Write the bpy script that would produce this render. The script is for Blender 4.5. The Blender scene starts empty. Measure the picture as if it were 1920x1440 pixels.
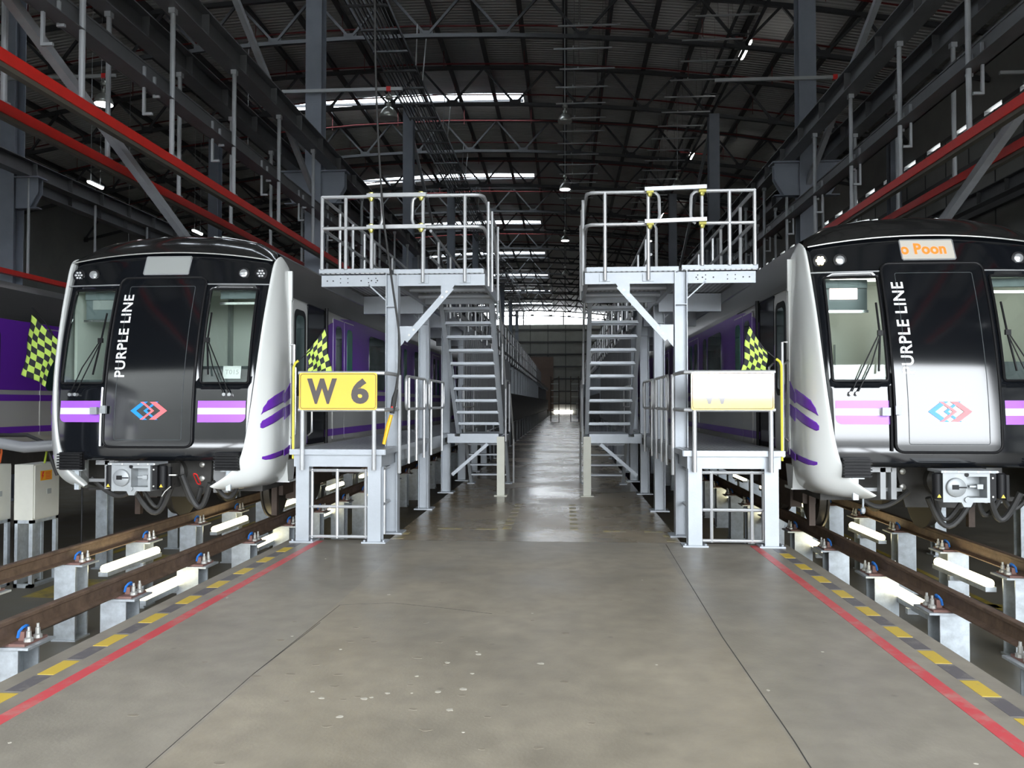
import bpy, math, random
from math import sin, cos, pi, radians as R, hypot, atan2
from mathutils import Vector, Matrix

# ------------------------------------------------------------------ camera, sky, exposure
S = bpy.context.scene
COL = S.collection
S.view_settings.view_transform = 'Standard'
S.view_settings.look = 'None'
S.view_settings.exposure = 0.06
S.view_settings.gamma = 1.0
S.view_settings.use_curve_mapping = False
S.cycles.max_bounces = 8
S.cycles.diffuse_bounces = 4
S.cycles.glossy_bounces = 4
S.cycles.transparent_max_bounces = 12
S.cycles.caustics_reflective = False
S.cycles.caustics_refractive = False
S.cycles.sample_clamp_indirect = 6.0
S.cycles.use_denoising = True

cd = bpy.data.cameras.new('camera')
cam = bpy.data.objects.new('camera', cd)
COL.objects.link(cam)
cd.sensor_width = 36.0
cd.lens = 36.0 * 1500.0 / 1920.0
cd.clip_start = 0.05
cd.clip_end = 500
CAM_H = 1.72
yaw = math.atan(100 / 1500)
pitch = math.atan(36 / hypot(1500, 100))
cam.location = (0, 0, CAM_H)
cam.rotation_euler = (pi / 2 + pitch, 0, yaw)
S.camera = cam

world = bpy.data.worlds.new('overcast_sky')
S.world = world
world.use_nodes = True
wn = world.node_tree.nodes
wl = world.node_tree.links
bg = wn['Background']
bg.inputs['Color'].default_value = (0.90, 0.95, 1.0, 1)
bg.inputs['Strength'].default_value = 14.0

# the doorway behind the camera lets the daylight in (portal guides the sky's light only)
def portal(name, loc, rot, sx, sy):
    ld = bpy.data.lights.new(name, 'AREA')
    ld.shape = 'RECTANGLE'; ld.size = sx; ld.size_y = sy
    ld.cycles.is_portal = True
    o = bpy.data.objects.new(name, ld); COL.objects.link(o)
    o.location = loc; o.rotation_euler = rot
    return o
FRONT_Y, DOOR_H, END_Y = -5.0, 7.8, 136.0
portal('daylight_portal', (-3.0, FRONT_Y, DOOR_H / 2), (pi / 2, 0, 0), 34.0, DOOR_H)
portal('roof_gap_portal', (-8.0, END_Y + .2, 16.0), (-pi / 2, 0, 0), 46.0, 1.9)

# ------------------------------------------------------------------ materials
MATS = {}
def mat(name, col, rough=.5, metal=0., var=0., vscale=4., bump=0., bscale=40., coat=0., emit=None, estr=0.,
        rvar=0., ior=1.5, spec=None):
    m = bpy.data.materials.new(name); m.use_nodes = True
    nt = m.node_tree; N = nt.nodes; L = nt.links
    b = N['Principled BSDF']
    b.inputs['Base Color'].default_value = (*col, 1)
    b.inputs['Roughness'].default_value = rough
    b.inputs['Metallic'].default_value = metal
    b.inputs['IOR'].default_value = ior
    b.inputs['Coat Weight'].default_value = coat
    if spec is not None: b.inputs['Specular IOR Level'].default_value = spec
    b.inputs['Coat Roughness'].default_value = .03
    if emit:
        b.inputs['Emission Color'].default_value = (*emit, 1)
        b.inputs['Emission Strength'].default_value = estr
    tc = N.new('ShaderNodeTexCoord')
    if var or rvar:
        n = N.new('ShaderNodeTexNoise'); n.inputs['Scale'].default_value = vscale
        n.inputs['Detail'].default_value = 6; n.inputs['Roughness'].default_value = .65
        L.new(tc.outputs['Object'], n.inputs['Vector'])
        if var:
            r = N.new('ShaderNodeMapRange'); r.inputs['From Min'].default_value = .3; r.inputs['From Max'].default_value = .7
            r.inputs['To Min'].default_value = 1 - var; r.inputs['To Max'].default_value = 1 + var
            L.new(n.outputs['Fac'], r.inputs['Value'])
            mx = N.new('ShaderNodeVectorMath'); mx.operation = 'SCALE'
            mx.inputs[0].default_value = col
            L.new(r.outputs['Result'], mx.inputs['Scale']); L.new(mx.outputs[0], b.inputs['Base Color'])
        if rvar:
            r = N.new('ShaderNodeMapRange'); r.inputs['From Min'].default_value = .3; r.inputs['From Max'].default_value = .7
            r.inputs['To Min'].default_value = max(0, rough - rvar); r.inputs['To Max'].default_value = min(1, rough + rvar)
            L.new(n.outputs['Fac'], r.inputs['Value']); L.new(r.outputs['Result'], b.inputs['Roughness'])
    if bump:
        n2 = N.new('ShaderNodeTexNoise'); n2.inputs['Scale'].default_value = bscale; n2.inputs['Detail'].default_value = 4
        L.new(tc.outputs['Object'], n2.inputs['Vector'])
        bp = N.new('ShaderNodeBump'); bp.inputs['Strength'].default_value = bump; bp.inputs['Distance'].default_value = .01
        L.new(n2.outputs['Fac'], bp.inputs['Height']); L.new(bp.outputs[0], b.inputs['Normal'])
    MATS[name] = m
    return m

mat('platform_steel', (.39, .42, .455), .45, .25, var=.08, vscale=3, bump=.1, bscale=60)
mat('rail_tube', (.46, .47, .48), .38, .45, var=.08, vscale=5)
mat('cream_steel', (.58, .58, .50), .5, var=.05)
mat('column_paint', (.21, .235, .28), .5, var=.08, vscale=2)
mat('beam_paint', (.12, .124, .13), .45, .2, var=.15, vscale=1.5)
mat('hanger_paint', (.36, .38, .40), .5, .2, var=.1)
mat('truss_dark', (.045, .047, .05), .6)
mat('purlin_dark', (.05, .05, .052), .6)
mat('strut_zinc', (.42, .44, .45), .4, .3)
mat('galvanised', (.50, .545, .58), .42, .5, var=.22, vscale=9, rvar=.1)
mat('rail_rust', (.15, .10, .07), .55, .25, var=.35, vscale=7, bump=.3, bscale=30)
mat('rail_red', (.62, .022, .015), .4, .0, var=.08)
mat('rail_underside', (.10, .09, .07), .6)
mat('red_pipe', (.13, .012, .012), .45)
mat('red_plastic', (.75, .03, .03), .4)
mat('concrete_dark', (.16, .145, .115), .55, var=.25, vscale=1.2, rvar=.15)
mat('blue_clip', (.02, .16, .55), .45)
mat('bolt_zinc', (.55, .55, .52), .35, .6)
mat('plate_brown', (.22, .12, .10), .6, var=.2)
mat('train_black', (.006, .007, .009), .09, ior=1.75)
mat('train_black_matt', (.008, .008, .009), .5, spec=.25)
mat('train_white', (.74, .76, .74), .22, coat=.4)
mat('train_silver', (.60, .60, .58), .28, .35)
mat('train_grey', (.30, .31, .32), .35)
mat('roof_black', (.014, .014, .014), .16, coat=.3)
mat('cantrail_dark', (.055, .055, .055), .3, .1)
mat('purple', (.15, .028, .42), .3, coat=.3)
mat('purple_light', (.42, .13, .80), .3)
mat('white_paint', (.86, .86, .86), .35)
mat('logo_blue', (.01, .30, .95), .35)
mat('logo_red', (.95, .18, .20), .35)
mat('side_glass', (.03, .06, .055), .06, ior=1.6)
mat('green_glass', (.03, .20, .15), .08, ior=1.6)
mat('cab_wall', (.88, .90, .84), .6)
mat('cab_dark', (.07, .08, .085), .6)
mat('cab_blue_grey', (.16, .19, .20), .5)
mat('display_grey', (.36, .38, .37), .25)
mat('paper', (.8, .8, .8), .7)
mat('print_grey', (.45, .45, .45), .7)
mat('chrome', (.75, .75, .75), .18, .9)
mat('lens', (.55, .57, .58), .12, .5)
mat('coupler_grey', (.33, .35, .36), .45, .3, var=.12)
mat('machinery', (.05, .048, .045), .55, .2, var=.3)
mat('bogie_brown', (.07, .048, .036), .6, .2, var=.3)
mat('rubber', (.03, .03, .03), .6)
mat('wheel_steel', (.07, .062, .05), .5, .4)
mat('yellow_paint', (.75, .55, .05), .45)
mat('pole_yellow', (.72, .66, .06), .4)
mat('sign_yellow', (.95, .58, .07), .25, coat=.7)
mat('sign_ink', (.075, .062, .060), .45, coat=.1)
mat('sign_yellow_gloss', (.95, .58, .07), .05, ior=2.2)
mat('sign_ink_gloss', (.10, .085, .085), .05, ior=2.2)
mat('orange_sticker', (.85, .42, .02), .5)
mat('flag_lime', (.56, .78, .13), .75)
mat('flag_black', (.02, .022, .028), .8)
mat('cabinet_cream', (.62, .62, .55), .45, var=.04)
mat('brass_zinc', (.62, .58, .16), .3, .8)
mat('cable_blue', (.01, .09, .32), .5)
mat('cable_orange', (.6, .12, .03), .5)
mat('cable_green', (.35, .45, .04), .5)
mat('lamp_metal', (.35, .36, .33), .3, .7)
mat('handle_yellow', (.85, .48, .01), .5)
mat('wall_panel', (.25, .255, .24), .6, var=.1, vscale=.8)
mat('roller_door', (.15, .105, .085), .6, var=.1)
mat('girt', (.06, .062, .065), .5)
mat('tube_glow', (.9, .9, .8), .4, emit=(1, .86, .50), estr=7)
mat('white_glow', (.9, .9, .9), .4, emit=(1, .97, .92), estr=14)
mat('lamp_glow', (.9, .9, .9), .4, emit=(1, .93, .96), estr=22)
mat('lamp_off', (.3, .3, .28), .4)
mat('head_glow', (1, .9, .6), .3, emit=(1, .86, .5), estr=9)
mat('led_orange', (.3, .06, .01), .4, emit=(1, .25, .04), estr=1.3)
mat('led_red', (1, .7, .7), .4, emit=(1, .72, .70), estr=3)
mat('cab_lamp', (1, 1, 1), .4, emit=(1, .98, .9), estr=5)
mat('display_lit', (.45, .46, .42), .3, emit=(1, .8, .65), estr=.22)
mat('tarmac', (.12, .118, .11), .7, var=.1)
mat('bounce_ground', (.78, .77, .73), .8)

def nodes_of(name): m = MATS[name]; return m.node_tree.nodes, m.node_tree.links, m.node_tree.nodes['Principled BSDF']

# main floor: trowelled concrete, blotches, glossy where the aisle is worn
def make_concrete(name, c0, c1, ra, rb):
    mat(name, c0, .4)
    N, L, b = nodes_of(name)
    tc = N.new('ShaderNodeTexCoord')
    n1 = N.new('ShaderNodeTexNoise'); n1.inputs['Scale'].default_value = .55; n1.inputs['Detail'].default_value = 8; n1.inputs['Roughness'].default_value = .6
    n2 = N.new('ShaderNodeTexNoise'); n2.inputs['Scale'].default_value = 5.; n2.inputs['Detail'].default_value = 8
    n3 = N.new('ShaderNodeTexNoise'); n3.inputs['Scale'].default_value = 45; n3.inputs['Detail'].default_value = 3
    for n in (n1, n2, n3): L.new(tc.outputs['Object'], n.inputs['Vector'])
    r1 = N.new('ShaderNodeValToRGB'); e = r1.color_ramp.elements
    e[0].position = .33; e[0].color = (*c0, 1); e[1].position = .66; e[1].color = (*c1, 1)
    L.new(n1.outputs['Fac'], r1.inputs['Fac'])
    r2 = N.new('ShaderNodeMapRange'); r2.inputs['From Min'].default_value = .3; r2.inputs['From Max'].default_value = .7
    r2.inputs['To Min'].default_value = .86; r2.inputs['To Max'].default_value = 1.1
    L.new(n2.outputs['Fac'], r2.inputs['Value'])
    v = N.new('ShaderNodeVectorMath'); v.operation = 'SCALE'
    L.new(r1.outputs['Color'], v.inputs[0]); L.new(r2.outputs['Result'], v.inputs['Scale'])
    # small pale and dark specks
    vo = N.new('ShaderNodeTexVoronoi'); vo.inputs['Scale'].default_value = 2.6
    L.new(tc.outputs['Object'], vo.inputs['Vector'])
    lt = N.new('ShaderNodeMapRange'); lt.inputs['From Min'].default_value = .02; lt.inputs['From Max'].default_value = .07
    lt.inputs['To Min'].default_value = .72; lt.inputs['To Max'].default_value = 1.
    L.new(vo.outputs['Distance'], lt.inputs['Value'])
    v2 = N.new('ShaderNodeVectorMath'); v2.operation = 'SCALE'
    L.new(v.outputs[0], v2.inputs[0]); L.new(lt.outputs['Result'], v2.inputs['Scale'])
    L.new(v2.outputs[0], b.inputs['Base Color'])
    r3 = N.new('ShaderNodeMapRange'); r3.inputs['From Min'].default_value = .35; r3.inputs['From Max'].default_value = .65
    r3.inputs['To Min'].default_value = ra; r3.inputs['To Max'].default_value = rb
    L.new(n1.outputs['Fac'], r3.inputs['Value']); L.new(r3.outputs['Result'], b.inputs['Roughness'])
    bp = N.new('ShaderNodeBump'); bp.inputs['Strength'].default_value = .12; bp.inputs['Distance'].default_value = .01
    L.new(n3.outputs['Fac'], bp.inputs['Height']); L.new(bp.outputs[0], b.inputs['Normal'])
make_concrete('concrete', (.225, .197, .150), (.345, .303, .232), .30, .52)
make_concrete('side_concrete', (.215, .195, .158), (.31, .28, .228), .34, .52)
make_concrete('aisle_concrete', (.20, .155, .095), (.34, .275, .185), .16, .36)
mat('pale_spot', (.50, .47, .40), .6)
mat('dark_spot', (.23, .20, .155), .5)

def worn(name, col, under, scale=9., lo=.36, hi=.48, rough=.45):
    mat(name, col, rough)
    N, L, b = nodes_of(name)
    tc = N.new('ShaderNodeTexCoord')
    n = N.new('ShaderNodeTexNoise'); n.inputs['Scale'].default_value = scale; n.inputs['Detail'].default_value = 9; n.inputs['Roughness'].default_value = .7
    L.new(tc.outputs['Object'], n.inputs['Vector'])
    r = N.new('ShaderNodeValToRGB'); e = r.color_ramp.elements
    e[0].position = lo; e[0].color = (*under, 1); e[1].position = hi; e[1].color = (*col, 1)
    L.new(n.outputs['Fac'], r.inputs['Fac']); L.new(r.outputs['Color'], b.inputs['Base Color'])
worn('red_line_paint', (.60, .075, .085), (.50, .24, .21), 4., .34, .52)
worn('yellow_line_paint', (.62, .44, .06), (.45, .36, .16), 14., .30, .42)
worn('dark_line_paint', (.13, .12, .125), (.21, .195, .18), 9.)
worn('faded_yellow_paint', (.42, .33, .10), (.29, .26, .19), 10., .42, .62)
worn('pit_yellow_paint', (.45, .33, .03), (.16, .13, .05), 3., .35, .6)

def make_ribbed(name, col, axis, freq, strength, rough=.55):
    mat(name, col, rough)
    N, L, b = nodes_of(name)
    tc = N.new('ShaderNodeTexCoord')
    w = N.new('ShaderNodeTexWave'); w.bands_direction = axis; w.inputs['Scale'].default_value = freq
    L.new(tc.outputs['Object'], w.inputs['Vector'])
    bp = N.new('ShaderNodeBump'); bp.inputs['Strength'].default_value = strength; bp.inputs['Distance'].default_value = .04
    L.new(w.outputs['Fac'], bp.inputs['Height']); L.new(bp.outputs[0], b.inputs['Normal'])
    n = N.new('ShaderNodeTexNoise'); n.inputs['Scale'].default_value = .5
    L.new(tc.outputs['Object'], n.inputs['Vector'])
    r = N.new('ShaderNodeMapRange'); r.inputs['To Min'].default_value = .8; r.inputs['To Max'].default_value = 1.2
    L.new(n.outputs['Fac'], r.inputs['Value'])
    v = N.new('ShaderNodeVectorMath'); v.operation = 'SCALE'; v.inputs[0].default_value = col
    L.new(r.outputs['Result'], v.inputs['Scale']); L.new(v.outputs[0], b.inputs['Base Color'])
make_ribbed('roof_sheet', (.52, .52, .50), 'Y', 1.4, .8)
make_ribbed('wall_sheet', (.20, .205, .20), 'Z', 1.2, .5)

def make_grating():
    mat('deck_grating', (.50, .52, .54), .4, .4)
    N, L, b = nodes_of('deck_grating')
    tc = N.new('ShaderNodeTexCoord')
    v = N.new('ShaderNodeTexVoronoi'); v.voronoi_dimensions = '2D'; v.inputs['Scale'].default_value = 15; v.inputs['Randomness'].default_value = .12
    L.new(tc.outputs['Object'], v.inputs['Vector'])
    r = N.new('ShaderNodeValToRGB'); e = r.color_ramp.elements
    e[0].position = .28; e[0].color = (.07, .07, .075, 1); e[1].position = .36; e[1].color = (.55, .57, .59, 1)
    L.new(v.outputs['Distance'], r.inputs['Fac']); L.new(r.outputs['Color'], b.inputs['Base Color'])
make_grating()

def make_glass():
    m = bpy.data.materials.new('clear_glass'); m.use_nodes = True
    N = m.node_tree.nodes; L = m.node_tree.links
    N.remove(N['Principled BSDF'])
    t = N.new('ShaderNodeBsdfTransparent'); t.inputs['Color'].default_value = (.93, .97, .95, 1)
    g = N.new('ShaderNodeBsdfGlossy'); g.inputs['Roughness'].default_value = .02
    lw = N.new('ShaderNodeLayerWeight'); pw = N.new('ShaderNodeMath'); pw.operation = 'POWER'; pw.inputs[1].default_value = 5
    L.new(lw.outputs['Facing'], pw.inputs[0])
    f = N.new('ShaderNodeMath'); f.operation = 'MULTIPLY_ADD'; f.inputs[1].default_value = .9; f.inputs[2].default_value = .05
    L.new(pw.outputs[0], f.inputs[0])
    mx = N.new('ShaderNodeMixShader')
    L.new(f.outputs[0], mx.inputs[0]); L.new(t.outputs[0], mx.inputs[1]); L.new(g.outputs[0], mx.inputs[2])
    L.new(mx.outputs[0], N['Material Output'].inputs['Surface'])
    MATS['clear_glass'] = m
    m2 = m.copy(); m2.name = 'roof_light_sheet'
    for n in m2.node_tree.nodes:
        if n.type == 'BSDF_TRANSPARENT': n.inputs['Color'].default_value = (.8, .84, .88, 1)
    MATS['roof_light_sheet'] = m2
make_glass()

# ------------------------------------------------------------------ mesh helpers
class MB:
    def __init__(s): s.v = []; s.f = []; s.mi = []
    def add(s, vs, fs, mi=0):
        o = len(s.v); s.v += [tuple(p) for p in vs]
        for f in fs: s.f.append(tuple(i + o for i in f)); s.mi.append(mi)
        return s
    def box(s, x0, x1, y0, y1, z0, z1, mi=0):
        x0, x1 = min(x0, x1), max(x0, x1); y0, y1 = min(y0, y1), max(y0, y1); z0, z1 = min(z0, z1), max(z0, z1)
        return s.add([(x0, y0, z0), (x1, y0, z0), (x1, y1, z0), (x0, y1, z0), (x0, y0, z1), (x1, y0, z1), (x1, y1, z1), (x0, y1, z1)],
              [(0, 3, 2, 1), (4, 5, 6, 7), (0, 1, 5, 4), (1, 2, 6, 5), (2, 3, 7, 6), (3, 0, 4, 7)], mi)
    def bar(s, a, b, w, h, mi=0, up=(0, 0, 1)):
        a = Vector(a); b = Vector(b); d = (b - a).normalized(); u = Vector(up)
        if abs(d.dot(u)) > .98: u = Vector((0, 1, 0))
        x = d.cross(u).normalized() * (w / 2); y = x.cross(d).normalized() * (h / 2)
        vs = [p + i * x + j * y for p in (a, b) for i, j in ((-1, -1), (1, -1), (1, 1), (-1, 1))]
        return s.add(vs, [(0, 1, 2, 3), (7, 6, 5, 4), (0, 4, 5, 1), (1, 5, 6, 2), (2, 6, 7, 3), (3, 7, 4, 0)], mi)
    def tube(s, pts, r, n=8, mi=0, closed=False, cap=True):
        P = [Vector(p) for p in pts]; rings = []; m = len(P)
        ref = None
        for i, p in enumerate(P):
            if closed: d = (P[(i + 1) % m] - P[i - 1])
            else: d = P[min(i + 1, m - 1)] - P[max(i - 1, 0)]
            d.normalize()
            if ref is None:
                ref = Vector((0, 0, 1)) if abs(d.z) < .9 else Vector((1, 0, 0))
            u = (ref - d * ref.dot(d))
            if u.length < 1e-4: u = d.orthogonal()
            u.normalize(); ref = u; w = d.cross(u)
            rr = r[i] if isinstance(r, (list, tuple)) else r
            rings.append([p + (u * cos(2 * pi * k / n) + w * sin(2 * pi * k / n)) * rr for k in range(n)])
        vs = [q for g in rings for q in g]; fs = []
        for i in range(m if closed else m - 1):
            j = (i + 1) % m
            for k in range(n):
                l = (k + 1) % n
                fs.append((i * n + k, i * n + l, j * n + l, j * n + k))
        if not closed and cap:
            fs.append(tuple(range(n))[::-1]); fs.append(tuple((m - 1) * n + k for k in range(n)))
        return s.add(vs, fs, mi)
    def lathe(s, c, prof, n=16, mi=0, axis='z'):
        vs = []; m = len(prof)
        for (r, h) in prof:
            for k in range(n):
                a = 2 * pi * k / n
                q = (r * cos(a), r * sin(a), h)
                if axis == 'y': q = (q[0], q[2], q[1])
                if axis == 'x': q = (q[2], q[0], q[1])
                vs.append((c[0] + q[0], c[1] + q[1], c[2] + q[2]))
        fs = [(i * n + k, i * n + (k + 1) % n, (i + 1) * n + (k + 1) % n, (i + 1) * n + k) for i in range(m - 1) for k in range(n)]
        fs.append(tuple(range(n))[::-1]); fs.append(tuple((m - 1) * n + k for k in range(n)))
        return s.add(vs, fs, mi)
    def prism(s, poly, axis, a, b, mi=0):
        n = len(poly)
        def P(p, t):
            return {'x': (t, p[0], p[1]), 'y': (p[0], t, p[1]), 'z': (p[0], p[1], t)}[axis]
        vs = [P(p, a) for p in poly] + [P(p, b) for p in poly]
        fs = [tuple(range(n))[::-1], tuple(range(n, 2 * n))] + [(i, (i + 1) % n, n + (i + 1) % n, n + i) for i in range(n)]
        return s.add(vs, fs, mi)
    def grid(s, P, mi=0, flip=False):
        a = len(P); b = len(P[0]); vs = [q for r in P for q in r]
        fs = []
        for i in range(a - 1):
            for j in range(b - 1):
                q = (i * b + j, i * b + j + 1, (i + 1) * b + j + 1, (i + 1) * b + j)
                fs.append(q[::-1] if flip else q)
        return s.add(vs, fs, mi)
    def hbeam(s, x, y, z0, z1, w=.17, t=.014, face='y'):
        # an upright H section; flanges face +-y (or +-x)
        h = w / 2
        if face == 'y':
            s.box(x - h, x + h, y - h, y - h + t, z0, z1); s.box(x - h, x + h, y + h - t, y + h, z0, z1)
            s.box(x - t / 2, x + t / 2, y - h + t, y + h - t, z0, z1)
        else:
            s.box(x - h, x - h + t, y - h, y + h, z0, z1); s.box(x + h - t, x + h, y - h, y + h, z0, z1)
            s.box(x - h + t, x + h - t, y - t / 2, y + t / 2, z0, z1)
        return s
    def ibeam_y(s, x, y0, y1, z0, z1, w, t=.02):
        s.box(x - w / 2, x + w / 2, y0, y1, z0, z0 + t); s.box(x - w / 2, x + w / 2, y0, y1, z1 - t, z1)
        s.box(x - t / 2, x + t / 2, y0, y1, z0 + t, z1 - t); return s
    def build(s, name, mats, parent=None, smooth=35, loc=None):
        me = bpy.data.meshes.new(name); me.from_pydata(s.v, [], s.f); me.update()
        if not isinstance(mats, (list, tuple)): mats = [mats]
        for m in mats: me.materials.append(MATS[m])
        if len(mats) > 1:
            me.polygons.foreach_set('material_index', s.mi)
        if smooth:
            me.shade_smooth(); me.set_sharp_from_angle(angle=R(smooth))
        o = bpy.data.objects.new(name, me); COL.objects.link(o)
        if parent: o.parent = parent
        if loc: o.location = loc
        return o

def tag(o, label=None, cat=None, group=None, kind=None):
    if label: o['label'] = label
    if cat: o['category'] = cat
    if group: o['group'] = group
    if kind: o['kind'] = kind
    return o
def empty(name, loc=(0, 0, 0)):
    o = bpy.data.objects.new(name, None); COL.objects.link(o); o.location = loc
    o.empty_display_size = .2
    return o
def thing(name, label, cat, loc=(0, 0, 0), group=None): return tag(empty(name, loc), label, cat, group)
def copy_tree(o, parent=None):
    c = o.copy(); COL.objects.link(c); c.parent = parent
    for ch in list(o.children): copy_tree(ch, c)
    return c
def series(o, locs):
    """o at the first place, copies of it at the others"""
    b = o.location.copy(); o.location = b + Vector(locs[0])
    for l in locs[1:]:
        c = o.copy(); COL.objects.link(c); c.parent = o.parent; c.location = b + Vector(l)
    return o
def struct(o): o['kind'] = 'structure'; return o

ORD = ['nearest', 'second nearest', 'third nearest', 'fourth nearest', 'fifth nearest', 'sixth nearest', 'seventh nearest', 'eighth nearest',
       'ninth nearest', 'tenth nearest', 'eleventh nearest', 'twelfth nearest', 'thirteenth nearest', 'fourteenth nearest', 'fifteenth nearest', 'sixteenth nearest',
       'seventeenth nearest', 'eighteenth nearest', 'nineteenth nearest', 'twentieth nearest']
NTH = ['first', 'second', 'third', 'fourth', 'fifth', 'sixth', 'seventh', 'eighth', 'ninth', 'tenth', 'eleventh', 'twelfth', 'thirteenth', 'fourteenth',
       'fifteenth', 'sixteenth', 'seventeenth', 'eighteenth', 'nineteenth', 'twentieth', 'twenty-first', 'twenty-second', 'twenty-third', 'twenty-fourth', 'twenty-fifth', 'twenty-sixth', 'twenty-seventh', 'twenty-eighth']

def arc_pts(c, r, a0, a1, n, plane='xz', t=0.):
    out = []
    for i in range(n + 1):
        a = a0 + (a1 - a0) * i / n
        p, q = c[0] + r * cos(a), c[1] + r * sin(a)
        out.append({'xz': (p, t, q), 'yz': (t, p, q), 'xy': (p, q, t)}[plane])
    return out

def text_polys(txt, size, offset=0., ext=0., spacing=1.):
    """vertices and faces of a text, x to the right, y up, baseline left at 0,0"""
    cu = bpy.data.curves.new('txt', 'FONT'); cu.body = txt; cu.size = size; cu.offset = offset; cu.space_character = spacing
    cu.extrude = ext; cu.resolution_u = 4
    o = bpy.data.objects.new('txt', cu); COL.objects.link(o)
    dg = bpy.context.evaluated_depsgraph_get(); ev = o.evaluated_get(dg); me = ev.to_mesh()
    vs = [tuple(v.co) for v in me.vertices]; fs = [tuple(p.vertices) for p in me.polygons]
    ev.to_mesh_clear(); bpy.data.objects.remove(o); bpy.data.curves.remove(cu)
    return vs, fs
def fit(vs, x0, x1, y0, y1):
    ax = min(v[0] for v in vs); bx = max(v[0] for v in vs); ay = min(v[1] for v in vs); by = max(v[1] for v in vs)
    return [(x0 + (v[0] - ax) / (bx - ax) * (x1 - x0), y0 + (v[1] - ay) / (by - ay) * (y1 - y0), v[2]) for v in vs]

# ------------------------------------------------------------------ the building shell
XC = -.4                     # centre line of the aisle
PIT = -1.1
XL, XR = -31.0, 15.0
def roof_z(x): return 17.3 - .005 * (x + 6) ** 2

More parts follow.
